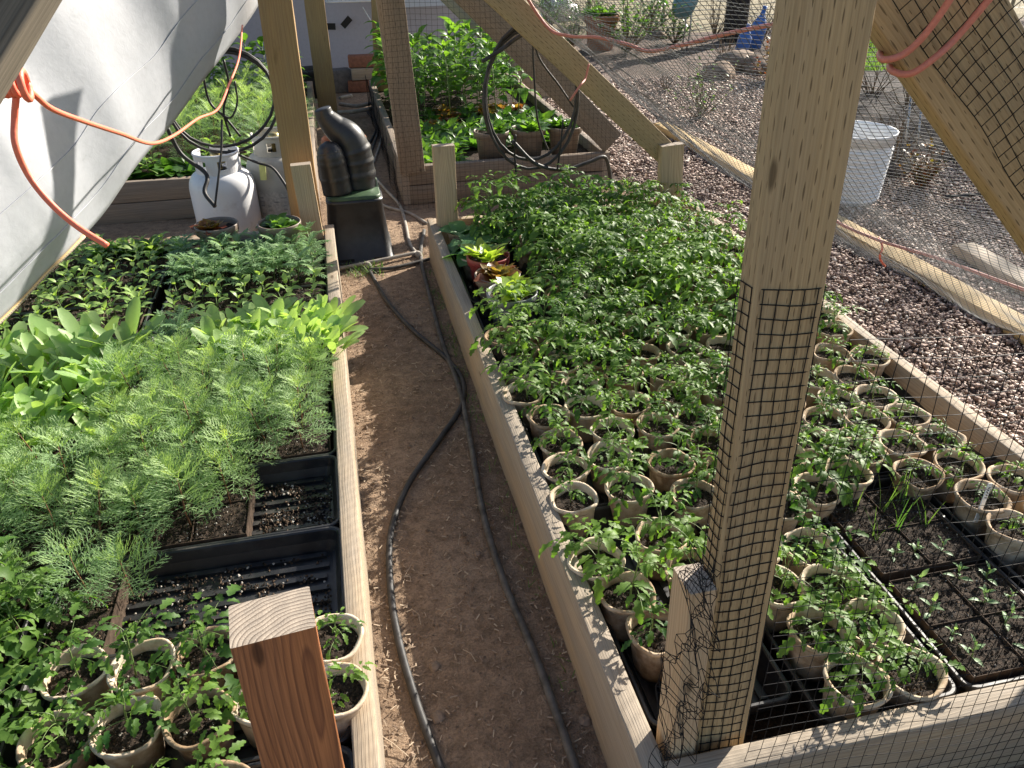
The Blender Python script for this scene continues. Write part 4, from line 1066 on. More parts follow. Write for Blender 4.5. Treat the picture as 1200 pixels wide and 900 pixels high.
# ------------------------------------------------------------------ gas tanks
def gas_tank(x, y, label, mat, R=.150, H=.355, tagit=False, rz=0, s=1.0):
    t = thing('gas_tank', label, 'gas tank', (x, y, 0), rz, scale=s)
    mb = MB(); prof = [(R*.55, .03)]
    for k in range(7): a = math.radians(-80+80*k/6); prof.append((R*math.cos(a)*1.0, .09+.055*math.sin(a)))
    prof += [(R, .2), (R*1.002, .205), (R, .21)]
    for k in range(11): a = math.radians(88*k/10); prof.append((R*math.cos(a)**.38, H-.085+.09*math.sin(a)))
    mb.lathe(prof, 44); mb.build('tank_body', M[mat], t)
    f = MB(); f.lathe([(R*.78, .06), (R*.80, .005), (R*.84, 0), (R*.86, .006), (R*.82, .06)], 40); f.build('foot_ring', M[mat], t)
    # collar: a wall with windows and a gap
    c = MB(); Rc = R*.66; z0, z1 = H-.045, H+.085; n = 48; th = .004
    def win(a):
        for w0 in (30, 140, 205, 260, 315):
            if abs((a-w0+180) % 360-180) < 11: return True
        return False
    for k in range(n):
        a0, a1 = 360*k/n, 360*(k+1)/n; am = (a0+a1)/2
        if 80 < am < 110: continue
        segs = [(z0, H+.022), (H+.062, z1)] if win(am) else [(z0, z1)]
        for (za, zb) in segs:
            r0 = [math.radians(a0), math.radians(a1)]
            vs = [Vector((Rr*math.cos(a), Rr*math.sin(a), z)) for Rr in (Rc, Rc+th) for z in (za, zb) for a in r0]
            c.add(vs, [(0, 1, 3, 2), (4, 6, 7, 5), (0, 4, 5, 1), (2, 3, 7, 6), (0, 2, 6, 4), (1, 5, 7, 3)])
    rim = [Vector((( Rc+th/2)*math.cos(math.radians(a)), (Rc+th/2)*math.sin(math.radians(a)), z1)) for a in range(112, 440, 8)]
    c.tube(rim, .006, 8); c.build('collar', M[mat], t, False)
    v = MB(); v.tube([V(0, 0, H), V(0, 0, H+.05), V(0, 0, H+.052), V(0, 0, H+.085)], [.018, .018, .026, .026], 14); v.tube([V(0, 0, H+.035), V(.05, .01, H+.035)], .011, 10); v.build('valve', M['brass'], t)
    return t
tk = gas_tank(-.515, 3.60, 'clean white propane tank standing behind the left bed', 'tank', rz=.5, s=.93)
tk2 = gas_tank(-.275, 3.78, 'old worn propane tank with a peeling label beside the white one', 'tank_old', rz=1.0, s=.98)
# peeling paper label on the old tank (lines of print too small to read)
lm = MB(); n = 16; R = .1568
vs = []
for i in range(n+1):
    a = math.radians(-150+100*i/n)-1.0+.35
    for z in (.07, .205): vs.append((R*math.cos(a), R*math.sin(a), z+.006*math.sin(i*1.7)))
lm.add(vs, [(2*i, 2*i+2, 2*i+3, 2*i+1) for i in range(n)]); lm.build('paper_label', M['label_paper'], tk2)
im = MB(); R = .1578
for row in range(6):
    for k in range(7):
        if rnd(0, 1) < .25: continue
        a = math.radians(-145+13*k)-1.0+.35; w_ = rnd(.012, .026); z = .085+row*.019
        im.box((R*math.cos(a), R*math.sin(a), z), (.0015, w_, .004), Matrix.Rotation(a, 3, 'Z'))
im.build('print', M['steel'], tk2, False)
tb = MB(); tb.box((0, 0, 0), (.003, .028, .075)); o = tb.build('hang_tag', M['yellow_tag'], None, False); o.location = at_y(308, 201, 3.62); o.rotation_euler = (0, .25, 1.35)
tag(o, 'yellow paper tag hanging from the gas hose between the two tanks', 'tag')
mb = MB(); mb.tube(smooth_path([V(-.46, 3.58, .415), at_y(300, 190, 3.6), at_y(318, 196, 3.6), at_y(330, 210, 3.58), at_y(340, 228, 3.55), at_y(343, 245, 3.52)], 8), .006, 8)
tag(mb.build('gas_hose', M['hose'], None), 'thin black gas hose arching over the worn propane tank', 'hose')

# ------------------------------------------------------------------ valve box with the ribbed housing on it
vb = thing('valve_box', 'black irrigation valve box with green lid at the path end', 'valve box', (.045, 3.38, 0), scale=1.1)
mb = MB()
rings = []
for (hx, hy, z) in ((.13, .175, 0), (.132, .177, .004), (.124, .168, .008), (.104, .140, .225), (.107, .143, .228), (.107, .143, .238)): rings.append([(x, y, z) for x, y in rrect(hx, hy, .035, 6)])
n = len(rings[0]); vs = [p for r in rings for p in r]; fs = [(i*n+k, i*n+(k+1) % n, (i+1)*n+(k+1) % n, (i+1)*n+k) for i in range(len(rings)-1) for k in range(n)]
fs.append(tuple((len(rings)-1)*n+k for k in range(n))); mb.add(vs, fs); mb.build('box_body', M['black_plastic'], vb)
mb = MB(); rings = [[(x, y, z) for x, y in rrect(hx, hy, .032, 6)] for hx, hy, z in ((.100, .135, .239), (.100, .135, .250), (.096, .131, .253))]
n = len(rings[0]); vs = [p for r in rings for p in r]; fs = [(i*n+k, i*n+(k+1) % n, (i+1)*n+(k+1) % n, (i+1)*n+k) for i in range(2) for k in range(n)]; fs.append(tuple(2*n+k for k in range(n))); mb.add(vs, fs); mb.build('lid', M['green_lid'], vb)
for (x, w_) in ((-.055, .055), (.065, .03)):   # pipe mouths at the base
    m2 = MB(); pts = []
    y0 = -.177
    a = [(x+w_/2*math.cos(math.radians(t)), .045+.03*math.sin(math.radians(t))) for t in range(0, 181, 15)]
    a = [(x+w_/2, .008)]+a+[(x-w_/2, .008)]
    vs = [(px, -.166+.18*(pz)-.004, pz) for px, pz in a]; m2.add(vs, [tuple(range(len(vs)))]); m2.build('pipe_mouth', M['tape'], vb, False)
rh = thing('ribbed_housing', 'pair of black ribbed plastic domes standing on the valve box lid', 'plastic housing', (.02, 3.37, .279), scale=1.12)
def bent(mb, pts, rs, ribs, n=22):
    P = smooth_path(pts, 10); N_ = len(P); R = []
    for i in range(N_):
        t = i/(N_-1)*(len(rs)-1); k = min(int(t), len(rs)-2); r = rs[k]+(rs[k+1]-rs[k])*(t-k)
        for rb_ in ribs:
            if abs(i/(N_-1)-rb_) < .02: r *= 1.05
        R.append(r)
    mb.tube(P, R, n)
mb = MB(); bent(mb, [V(.045, .01, 0), V(.046, .01, .07), V(.042, .01, .13), V(.024, .01, .185), V(-.016, .01, .225), V(-.044, .01, .262), V(-.052, .01, .292)], [.068, .067, .066, .060, .047, .036, .030], (.12, .24, .36)); mb.build('tall_dome', M['black_plastic'], rh)
mb = MB(); bent(mb, [V(-.035, -.055, 0), V(-.04, -.055, .07), V(-.045, -.055, .14), V(-.05, -.055, .175), V(-.052, -.055, .19)], [.055, .054, .050, .034, .006], (.2, .4, .6)); mb.build('short_dome', M['black_plastic'], rh)
p = at_z(392, 170, .0)
pr = big_pot(.035, 3.62, 0, .10, .43, M['pot_clay'], 'weed', 'tall terracotta coloured pot behind the black ribbed domes', 1.0, 'pot', 'clay_pot')

# ------------------------------------------------------------------ tarp hanging at the left
def surface(name, rowsP, mat, label, cat, disp=0, fr=2.0, subdiv=1, kind=None, parent=None):
    """rowsP: list of rows of points; smoothed both ways"""
    R1 = [smooth_path(r, 8) for r in rowsP]; cols = len(R1[0]); R2 = [smooth_path([r[c] for r in R1], 8) for c in range(cols)]
    mb = MB(); nv = len(R2[0]); vs = []
    for c in range(cols):
        for i in range(nv):
            p = R2[c][i]
            if disp:
                e = min(1, i/6)
                q = p*fr; p = p+Vector((1, -.3, .2))*disp*(mnoise.noise(q)+.5*mnoise.noise(q*2.3+Vector((5, 0, 0)))+.22*mnoise.noise(Vector((q.x*2, q.y*9, q.z*3))))*e
            vs.append(p)
    mb.add(vs, [(c*nv+i, c*nv+i+1, (c+1)*nv+i+1, (c+1)*nv+i) for c in range(cols-1) for i in range(nv-1)])
    o = mb.build(name, mat, parent); 
    if label: tag(o, label, cat)
    return o, R1
edge = [(-80, 440, -.98), (0, 376, -.90), (55, 319, -.82), (84, 291, -.77), (122, 249, -.71), (160, 194, -.62), (203, 143, -.53), (236, 97, -.43), (270, 53, -.33), (306, 0, -.21), (325, -50, -.15)]
E0 = [at_x(*e) for e in edge]
rowsT = [E0]
for (dx, dy, dz) in ((.0, -.05, .13), (-.05, -.12, .40), (-.16, -.20, .75), (-.30, -.35, 1.15)):
    rowsT.append([p+Vector((dx, dy, dz)) for p in E0])
tp, R1 = surface('white_tarp', rowsT, M['tarp'], 'billowing white plastic tarp hanging over the left bed', 'tarp', .030, 1.3)
sol = tp.modifiers.new('thick', 'SOLIDIFY'); sol.thickness = .0015
mb = MB(); mb.tube([p+Vector((.002, -.002, 0)) for p in R1[0][:28]], .006, 6); h_ = mb.build('hem', M['plate_wood'], tp)
TME = tp.data
nvv = 8*(len(rowsT)-1)+1
for row, nm in ((5, 'seam'), (11, 'seam')):
    mb = MB(); mb.tube([TME.vertices[c*nvv+row].co+Vector((.003, -.001, 0)) for c in range(0, len(R1[0]))], .0016, 5); mb.build(nm, M['tarp'], tp)

# far plastic sheet wall
rowsB = [[V(-2.2, 7.35, z), V(-1.2, 7.3, z), V(-.3, 7.36, z), V(.5, 7.3, z), V(1.1, 7.35, z), V(1.75, 7.45, z)] for z in (.0, .35, .75, 1.2, 1.7)]
bs, _ = surface('plastic_sheet', rowsB, M['tarp_back'], 'dull grey plastic sheet wall closing the far end, two black tapes on it', 'plastic sheet', .05, 1.3)
for i, (u, v, rr) in enumerate([(386, 31, .05), (406, 26, .75)]):
    p = at_y(u, v, 7.26); mb = MB(); mb.box((0, 0, 0), (.095 if i else .10, .004, .05), Matrix.Rotation(rr if not i else -rr, 3, 'Y')); o = mb.build('tape_patch', M['tape'], bs, False); o.location = p
# bluish upper sheet right of the far post
rowsC = [[V(.5, 7.0, z), V(1.0, 7.0+z*.1, z), V(1.6, 7.1, z)] for z in (.62, .9, 1.3)]
surface('plastic_sheet', rowsC, tarp_mat('blue_white_sheet', (.55, .60, .66), .25), 'pale blue-white plastic sheet above the far leafy plants', 'plastic sheet', .03, 1.6)
# bench: white wire basket hanging on the sheet
wb = thing('wire_basket', 'white wire basket hanging at the top of the grey sheet', 'basket', tuple(at_y(412, -8, 7.0)))
mb = MB(); rr = [(x, y) for x, y in rrect(.215, .12, .05, 6)]
for z, k in ((.10, 1.0), (-.05, .95)): mb.tube([V(x*k, y*k, z) for x, y in rr+rr[:1]], .007, 6, cap=False)
mb.build('rim', M['wire'], wb)
mb = MB()
for i in range(12): x = -.2+.4*i/11; mb.tube([V(x, -.118, .10), V(x*.95, -.112, -.05), V(x*.95, .112, -.05), V(x, .118, .10)], .003, 4)
for j in range(6): y = -.1+.2*j/5; mb.tube([V(-.21, y, .10), V(-.2, y*.95, -.05), V(.2, y*.95, -.05), V(.21, y, .10)], .003, 4)
mb.build('wires', M['wire'], wb)
mb = MB(); mb.tube([at_y(425, 8, 7.0), at_y(441, 35, 7.0)], .005, 5); tag(mb.build('cord', M['wire'], None), 'thin white cord slanting down below the wire basket', 'cord')
# things heaped at the foot of the sheet
for i, (x, y, z, sx, sy, sz, mt, nm, lab) in enumerate([
    (.27, 6.95, .05, .22, .1, .09, 'brick', 'brick', 'lowest clay brick of the pile at the path end'), (.29, 6.95, .145, .2, .1, .09, 'bed_wood', 'wood_block', 'pale wood block between the two bricks at path end'),
    (.30, 6.97, .24, .24, .1, .09, 'brick', 'brick', 'topmost clay brick of the pile at the path end'), (.08, 7.0, .09, .2, .12, .18, 'concrete', 'concrete_block', 'grey concrete block beside the bricks at path end')]):
    o = link(nm, plank_mesh(sx, sy, sz, .006, 4, .003, nm), None, M[mt]); o.location = (x, y, z); o.rotation_euler = (0, 0, rnd(-.2, .2)); tag(o, lab, nm.replace('_', ' '))
big_pot(-.12, 6.85, 0, .13, .22, M['black_plastic'], 'weed', 'empty black plastic nursery pot at the foot of the sheet', .3, 'pot', 'nursery_pot')

# ------------------------------------------------------------------ cords
def cord(pts, r, mat, label, n=10, name='cord'):
    mb = MB(); P = smooth_path(pts, n); mb.tube(P, r, 8); return tag(mb.build(name, M[mat], None), label, 'cord')
kn = at_y(22, 100, .95)
rope_pts = [kn, at_y(38, 109, .98), at_y(60, 127, 1.02), at_y(95, 141, 1.1), at_y(140, 156, 1.25), at_y(178, 168, 1.5), at_y(205, 158, 1.8), at_y(232, 139, 2.15), at_y(255, 128, 2.35), at_y(268, 100, 2.6), at_y(280, 68, 2.85), at_y(284, 30, 3.1)]
kt = thing('tied_cord', 'orange cord knotted at the left edge and strung across the tarp', 'cord', tuple(kn))
mb = MB(); mb.tube([p-kn for p in smooth_path(rope_pts, 10)], [.0033]*(len(rope_pts)*10-9), 8); mb.build('line', M['rope'], kt)
mb = MB()
tail = [at_y(19, 112, .95), at_y(17, 140, .95), at_y(18, 170, .94), at_y(33, 205, .94), at_y(58, 237, .93), at_y(90, 265, .92), at_y(126, 288, .91)]
mb.tube([p-kn for p in smooth_path(tail, 8)], .0036, 8); mb.build('loose_end', M['rope'], kt)
mb = MB()
pts = []
for i in range(0, 110):
    a = i*.35; f = i/110
    pts.append(Vector((-.033+.033*f, .009*math.cos(a), .009*math.sin(a))))
mb.tube(pts, .0036, 8)
mb.tube([Vector((.004+.003*math.sin(a*.5), .014*math.cos(a), .014*math.sin(a))) for a in [i*.4 for i in range(17)]], .0038, 8)
mb.tube([V(-.09, 0, .004), V(-.03, 0, 0)], .0045, 8)
mb.build('knot', M['rope'], kt)
mb = MB(); p = at_y(5, 84, .97); mb.tube([p+V(-.05, 0, .002), p+V(-.01, 0, .001), p+V(.008, 0, -.002), p+V(.012, 0, -.006)], [.008, .008, .007, .003], 12); tag(mb.build('eye_bolt', M['steel'], None), 'small steel bolt end just above the orange knot', 'bolt')
cord([at_y(600, -30, 3.0), at_y(640, 30, 3.0), at_y(665, 42, 2.9), at_y(700, 44, 2.7), at_y(735, 52, 2.5), at_y(760, 60, 2.4), at_y(795, 54, 2.2), at_y(850, 40, 2.0), at_y(910, 28, 1.8), at_y(960, 20, 1.6)], .0055, 'rope_pale', 'faded red cord sagging across the netting behind the post')
cord([at_z(960, 245, .25), at_z(990, 265, .24), at_z(1040, 285, .22), at_z(1100, 303, .2), at_z(1160, 325, .2), at_z(1230, 350, .2)], .006, 'rope_pale', 'red cord stretched low over the gravel beside the yellow board')
cord([at_z(1030, 278, .23), at_z(1034, 290, .2), at_z(1031, 302, .15), at_z(1037, 312, .1)], .004, 'rope', 'short bright orange cord tied down from the low red cord', 4)
cord([at_y(690, 75, 3.0), at_y(686, 92, 3.0), at_y(680, 100, 2.95), at_y(668, 118, 2.95)], .004, 'rope_pale', 'short red tie holding the hose coil to the rafter', 4)
na, nb, dn, un = NEAR_R
def onr(u, v, y): return at_y(u, v, y)
cord([onr(1125, -20, .86), onr(1105, 12, .87), onr(1080, 45, .88), onr(1058, 64, .89), onr(1036, 70, .90), onr(1031, 63, .94), onr(1040, 52, .97), onr(1060, 45, .97)], .0042, 'rope_pale', 'upper turn of red cord looped round the near rafter')
cord([onr(1175, -20, .86), onr(1150, 10, .87), onr(1120, 45, .88), onr(1095, 68, .88), onr(1068, 86, .89), onr(1047, 84, .91), onr(1043, 76, .95), onr(1056, 66, .97)], .0042, 'rope_pale', 'lower turn of red cord looped round the near rafter')

# ------------------------------------------------------------------ netting
def net(label, f, nu, nv, r, su=1, sv=1, group='black bird netting', jit=0, mask=None, knot=0.0, name='bird_netting', mat='net'):
    """f(u, v) -> point, u 0..1 (nu cells), v 0..1 (nv cells); each strand a thin three-sided string"""
    G = np.zeros((nu+1, nv+1, 3))
    for i in range(nu+1):
        for j in range(nv+1):
            G[i, j] = f(i/nu, j/nv)
    if jit: G += np.random.normal(0, jit, G.shape)
    segs = []
    for i in range(nu+1):
        for j in range(nv): segs.append((G[i, j], G[i, j+1]))
    for j in range(nv+1):
        for i in range(nu): segs.append((G[i, j], G[i+1, j]))
    A = np.array([s[0] for s in segs]); B = np.array([s[1] for s in segs])
    if mask is not None:
        keep = np.array([mask((a+b)/2) for a, b in zip(A, B)]); A = A[keep]; B = B[keep]
    D = B-A; ln = np.linalg.norm(D, axis=1, keepdims=True)+1e-9; D /= ln
    ref = np.where(np.abs(D[:, 2:3]) > .8, np.array([[1., 0, 0]]), np.array([[0, 0, 1.]]))
    U = np.cross(D, ref); U /= np.linalg.norm(U, axis=1, keepdims=True)+1e-9; W = np.cross(D, U)
    n = len(A); Vv = np.zeros((n, 6, 3))
    for k in range(3):
        a = 2*math.pi*k/3; o = (U*math.cos(a)+W*math.sin(a))*r
        Vv[:, k] = A+o; Vv[:, 3+k] = B+o
    base = (np.arange(n)*6)[:, None, None]
    F = (np.array([[0, 1, 4, 3], [1, 2, 5, 4], [2, 0, 3, 5]])[None]+base).reshape(-1, 4)
    me = bpy.data.meshes.new(name); me.vertices.add(n*6); me.vertices.foreach_set('co', Vv.reshape(-1))
    me.loops.add(len(F)*4); me.loops.foreach_set('vertex_index', F.reshape(-1)); me.polygons.add(len(F)); me.polygons.foreach_set('loop_start', np.arange(len(F))*4)
    me.update(calc_edges=True); me.validate()
    o = link(name, me, None, M[mat]); return tag(o, label, 'netting', group)
def lerp(a, b, t): return a+(b-a)*t
def bil(p00, p10, p01, p11, sag=0, wob=0, fr=3, nrm=(0, 0, 1)):
    p00, p10, p01, p11 = map(np.array, (p00, p10, p01, p11)); nrm = np.array(nrm, float)
    def f(u, v):
        p = (p00*(1-u)+p10*u)*(1-v)+(p01*(1-u)+p11*u)*v
        q = Vector(p*fr); k = mnoise.noise(q)+.5*mnoise.noise(q*2.7)
        d = nrm*(sag*4*u*(1-u)*(-1)+wob*k)
        return p+d+np.array([mnoise.noise(q+Vector((7, 0, 0))), mnoise.noise(q+Vector((0, 7, 0))), 0])*wob*.6
    return f
MS = .0185
# roof slope: from the rafters down to the sill board
r_top_far = ra+(ra-rb).normalized()*.35+V(0, .0, .06); r_bot_far = V(y0a.x, y0a.y, .05)
r_top_near = na-dn*.2+un*.16; r_bot_near = V(y1a.x+axy.x*.4, y1a.y+axy.y*.4, .05)
rn = (r_bot_far-r_top_far).cross(r_top_near-r_top_far).normalized()
if rn.z < 0: rn = -rn
net('fine black netting sloping from the rafters down to the yellow board', bil(r_top_far, r_top_near, r_bot_far, r_bot_near, .10, .02, 2.5, rn), int((r_top_far-r_top_near).length/.022), int((r_top_far-r_bot_far).length/.022), .0008, group='black netting of the frame', mat='net_sunlit')
# near end, from the big post to the right
def endnet(u, v):
    x = .40+u*1.15; ztop = .93+.02*u
    z = .02+v*(ztop-.02)
    q = Vector((x*4, z*4, 0)); y = .585+.012*mnoise.noise(q)-.02*u
    return np.array([x+.012*mnoise.noise(q*1.7+Vector((3, 0, 0))), y, z+.012*mnoise.noise(q*1.5)-.035*math.sin(u*math.pi)*1.0+.0])
def on_post(p):
    return p[0] > 0
net('black netting stretched across the near end of the right bed', endnet, int(1.15/.0205), int(.93/.0235), .00052, group='black netting of the frame', mask=lambda p: p[0] > .46)
# netting wrapped round the big post
pw = bp1-bp0; pl = pw.length; zt = .845
def wrap(u, v):
    t = v*.80; c = bp0+pw.normalized()*(t-.03); hw = .0455; hd = .0202
    s = u*.167; s = s+.0025*mnoise.noise(Vector((s*30, t*14, 2)))
    s = max(0, min(.167, s))
    if s < .038: x, y = -hw, hd-s
    elif s < .129: x, y = -hw+(s-.038), -hd
    else: x, y = hw, -hd+(s-.129)
    z = .004*mnoise.noise(Vector((s*18, t*25, 5)))+.003*math.sin(s*30+t*9)
    ux = Vector((1, 0, 0)); ux = (ux-pw.normalized()*ux.dot(pw.normalized())).normalized(); uy = pw.normalized().cross(ux)
    k = 1.01
    p = c+ux*(x*k)+uy*(y*k)+pw.normalized()*z
    return np.array(p)
net('coarse black netting wrapped round the lower part of the big post', wrap, 10, int(.78/.0175), .00085, group='black netting of the frame')
# bunched strands between stub and post
def bunch(u, v):
    p = lerp(at_y(826, 660, .665), at_y(785, 895, .61), v); p = Vector(p)
    return np.array([p.x+(u-.5)*.035*(1+v)+.010*mnoise.noise(Vector((u*2.2, v*7, 0))), p.y-.008+.08*mnoise.noise(Vector((u*3, v*7, 4))), p.z+.008*mnoise.noise(Vector((u*3, v*8, 8)))])
net('bunched black netting hanging over the pale near stub', bunch, 8, 26, .0006, group='black netting of the frame', jit=.0004)
# over the near rafter
def raf(u, v):
    p = na+dn*(-.05+u*.75)+un*(.028+v*.22)+V(0, -.028-.006*mnoise.noise(Vector((u*6, v*4, 0))), 0)
    p = p+dn*(.008*mnoise.noise(Vector((u*4, v*3, 3))))+un*.006*mnoise.noise(Vector((u*5, v*3, 9)))
    return np.array(p)
net('coarse black netting draped over the face of the near rafter', raf, int(.75/.020), int(.22/.020), .0008, group='black netting of the frame')
# front and side of the far right bed
fa, fb = V(.27, 3.895, .0), V(1.42, 3.885, .0)
def fn(u, v):
    z = v*1.35; x = .27+u*1.15; q = Vector((x*5, z*5, 1)); return np.array([x+.008*mnoise.noise(q), 3.86-.012+.014*mnoise.noise(q*1.3), z+.008*mnoise.noise(q*1.2+Vector((4, 0, 0)))])
sl = (rb2.z-ra2.z)/(rb2.x-ra2.x)
net('black netting covering the front of the far right bed and its post', fn, int(1.15/.024), int(1.35/.024), .0006, group='black netting of the frame', mask=lambda p: p[2] < ra2.z+sl*(p[0]-ra2.x)+.10)
def sn(u, v):
    y = 3.87+u*2.4; z = v*.26; q = Vector((y*5, z*9, 1)); return np.array([.272+.015*mnoise.noise(q), y, z+.02*mnoise.noise(q*1.2)])
net('pale dusty netting along the path side of the far right bed', sn, 96, 11, .0006, group='black netting of the frame')

# ------------------------------------------------------------------ far beds' plants
SB = .14
fill('chard', 'chard_plant', 'bright chard at near corner of far bed', 'chard', 'chard at the near corner of the far right bed', .36, .66, 3.99, 4.25, .10, .10, .8, z=SB, jit=.02)
fill('chard', 'chard_plant', 'bright chard of far right bed', 'chard', 'chard in the far right bed', .38, 1.30, 4.05, 4.85, .115, .13, .95, z=SB, jit=.03, skip=lambda x, y: y < 4.3 and .62 < x < 1.36)
fill(['spinach', 'lettuce_red'], 'leafy_plant', 'low leafy plant, far right bed', 'leafy plant', 'low leafy plants in the far right bed', .40, 1.30, 4.85, 5.3, .13, .15, 1.2, z=SB, jit=.03)
fill('tall', 'leafy_plant', 'tall leafy plant, far right bed', 'leafy plant', 'tall leafy plants in the far right bed', .36, 1.25, 5.05, 6.2, .14, .16, 1.25, z=SB, jit=.03, svar=.15)
for i, x in enumerate((.80, 1.0, 1.2)):
    big_pot(x, 4.10, .145, .095, .16, M['pot_taupe'], 'chard', 'brown pot of leafy greens behind the far bed board, %s from left' % ORD[i+1], .75, 'potted greens', 'potted_greens', 3, group='brown pots of greens in far bed')
fill('dill', 'dill_plant', 'feathery dill in the far left bed', 'dill', 'dill in the far left bed', -1.3, -.16, 4.35, 5.7, .14, .15, 1.15, z=SB+.02, jit=.03, svar=.15)
fill(['spinach', 'pepper_big'], 'leafy_plant', 'dark leafy plant, far left bed', 'leafy plant', 'dark leafy plants in the far left bed', -1.3, -.18, 4.08, 4.35, .10, .12, 1.4, z=SB+.02, jit=.02)
fill('tall', 'leafy_plant', 'tall leafy plant by far post', 'leafy plant', 'tall leafy plants in the far left bed', -.9, -.16, 5.75, 6.2, .16, .2, 1.15, z=SB+.02, jit=.03)

# ------------------------------------------------------------------ yard on the right
def bucket():
    p = at_z(1003, 241, 0); t = thing('laundry_basket', 'white slatted plastic basket standing on the gravel behind the post', 'basket', (p.x, p.y+.12, 0))
    R0, R1_, H = .165, .195, .35
    mb = MB(); prof = [(R0*.3, .004), (R0*.93, .004), (R0, .012), (R1_*.93, H-.05)]; mb.lathe(prof, 40, wob=.01); prof2 = [(R1_*.915, H-.05), (R0*.97, .012)]; mb.lathe(prof2, 40, wob=.01)
    for z in [k*.022+.03 for k in range(12)]:
        r = R0+(R1_*.93-R0)*((z-.012)/(H-.062)); mb.lathe([(r*1.0, z-.008), (r+.006, z-.004), (r+.006, z+.004), (r*1.0, z+.008)], 40)
    mb.build('basket_wall', M['white_paint'], t)
    mb = MB(); mb.lathe([(R1_*.91, H-.052), (R1_*.95, H-.052), (R1_*.96, H-.01), (R1_*.98, H-.006), (R1_*.98, H), (R1_*.94, H), (R1_*.92, H-.01), (R1_*.91, H-.052)], 40); mb.build('rim', M['white_paint'], t)
bucket()
def twiggy(x, y, h, n, mat, label, cat='shrub', leaf=None, name='shrub', spread=.5, lf=.03, per=8):
    t = thing(name, label, cat, (x, y, 0)); st, fo = MB(), MB()
    for i in range(n):
        a = rnd(0, 6.28); e = rnd(.6, 1.4); l = h*rnd(.6, 1.1); P = [Vector((0, 0, 0))]; d = dirv(a, e)
        for k in range(5): d = (d+Vector((rnd(-.25, .25), rnd(-.25, .25), rnd(-.1, .2)))).normalized(); P.append(P[-1]+d*l/5)
        st.tube(P, [.005, .0045, .004, .003, .002, .0012], 4)
        for k in range(per if leaf else 0):
            b = P[random.randint(2, 5)]; blade(fo, b+Vector((rnd(-.02, .02),)*3), dirv(rnd(0, 6.28), rnd(-.2, 1)), lf*rnd(.6, 1.3), lf*.5, P_OVATE, .5, .2, val=rnd(0, 1))
    st.build('twigs', M['dry'], t)
    if leaf: fo.build('foliage', M[leaf], t)
    return t
def gz(u, v): return at_z(u, v, 0)
p = gz(820, 140); twiggy(p.x, p.y, .45, 16, 'dry', 'sparse green twiggy shrub on the gravel beyond the netting', leaf='grass', lf=.035, per=9)
p = gz(1078, 222); twiggy(p.x, p.y, .22, 26, 'dry', 'low shrub with dull red leaves on the gravel', leaf='red_leaf', lf=.035, per=12)
p = gz(1010, 205); twiggy(p.x+.2, p.y, .5, 8, 'dry', 'bare brown twigs standing behind the white basket')
p = gz(735, 62); twiggy(p.x, p.y, .75, 30, 'dry', 'green bush beside the terracotta urn by the wire fence', leaf='chard', lf=.07, per=16)
p = gz(640, 40); twiggy(p.x, p.y, .6, 26, 'dry', 'grey-green bush at the left end of the wire fence', leaf='squash', lf=.06, per=14)
p = gz(790, 52); twiggy(p.x, p.y, .4, 20, 'dry', 'low green bush at the foot of the bird statue', leaf='dark_leaf', lf=.06, per=14)
for i, (u, v, h, n_, lf, nm) in enumerate([(668, 58, .4, 22, 'dark_leaf', 'dark low bush left of the terracotta urn'), (690, 30, .7, 26, 'silver', 'grey-leaved bush behind the terracotta urn'), (760, 40, .5, 26, 'dark_leaf', 'dark bush between the urn and the bird statue'),
     (838, 45, .55, 24, None, 'dry brown bush right of the bird statue'), (850, 72, .3, 20, None, 'small dry bush in front of the dark stump'), (893, 50, .6, 24, None, 'dry twiggy bush beside the blue bottles'), (905, 95, .35, 20, 'red_leaf', 'rusty bush half hidden by the big post'),
     (1020, 120, .35, 20, None, 'dead brush lying on the mulch'), (1062, 135, .3, 20, None, 'tangle of dry stems beside the stakes'), (1035, 175, .25, 16, None, 'small dry weed behind the white basket'), (1000, 60, .5, 20, 'dark_leaf', 'green bush on the lawn behind the big post'), (780, 108, .2, 12, None, 'small dry tuft on the gravel under the sagging cord')]):
    p = gz(u, v); twiggy(p.x, p.y, h, n_, 'dry', nm, leaf=lf, lf=.05, per=13)
# rebar stakes
for (u, v, u2, v2, lab) in [(1055, 215, 1068, 112, 'thin steel stake standing left of the red shrub'), (1070, 210, 1080, 125, 'thin steel stake standing right beside the first stake')]:
    p = gz(u, v); q = at_y(u2, v2, p.y); mb = MB(); mb.tube([p, q], .006, 6); tag(mb.build('metal_stake', M['steel'], None), lab, 'stake')
# mulch bed, logs and rocks
mulch = [(960, 185), (990, 95), (1060, 85), (1200, 70), (1290, 120), (1290, 240), (1120, 190), (1040, 215)]
vs = [gz(u, v) for u, v in mulch]
def patch(name, poly, z, mat, step=.09, amp=.05):
    xs = [p.x for p in poly]; ys = [p.y for p in poly]; bm = bmesh.new()
    f = bm.faces.new([bm.verts.new((p.x, p.y, z)) for p in poly]); bmesh.ops.triangulate(bm, faces=[f]); bmesh.ops.subdivide_edges(bm, edges=bm.edges[:], cuts=4, use_grid_fill=True); bmesh.ops.subdivide_edges(bm, edges=bm.edges[:], cuts=3, use_grid_fill=True)
    for v in bm.verts:
        if not v.is_boundary: v.co.z += amp*(.5+.5*mnoise.noise(v.co*3)+.25*mnoise.noise(v.co*9))
    me = bpy.data.meshes.new(name); bm.to_mesh(me); bm.free(); me.polygons.foreach_set('use_smooth', [True]*len(me.polygons)); o = link(name, me, None, mat); o['kind'] = 'structure'; return o
patch('mulch_ground', vs, .038, M['mulch'], amp=.06)
patch('lawn', [gz(u, v) for u, v in [(1010, 95), (1075, 92), (1130, 55), (1120, 35), (1000, 45)]], .05, M['lawn'], amp=.02)
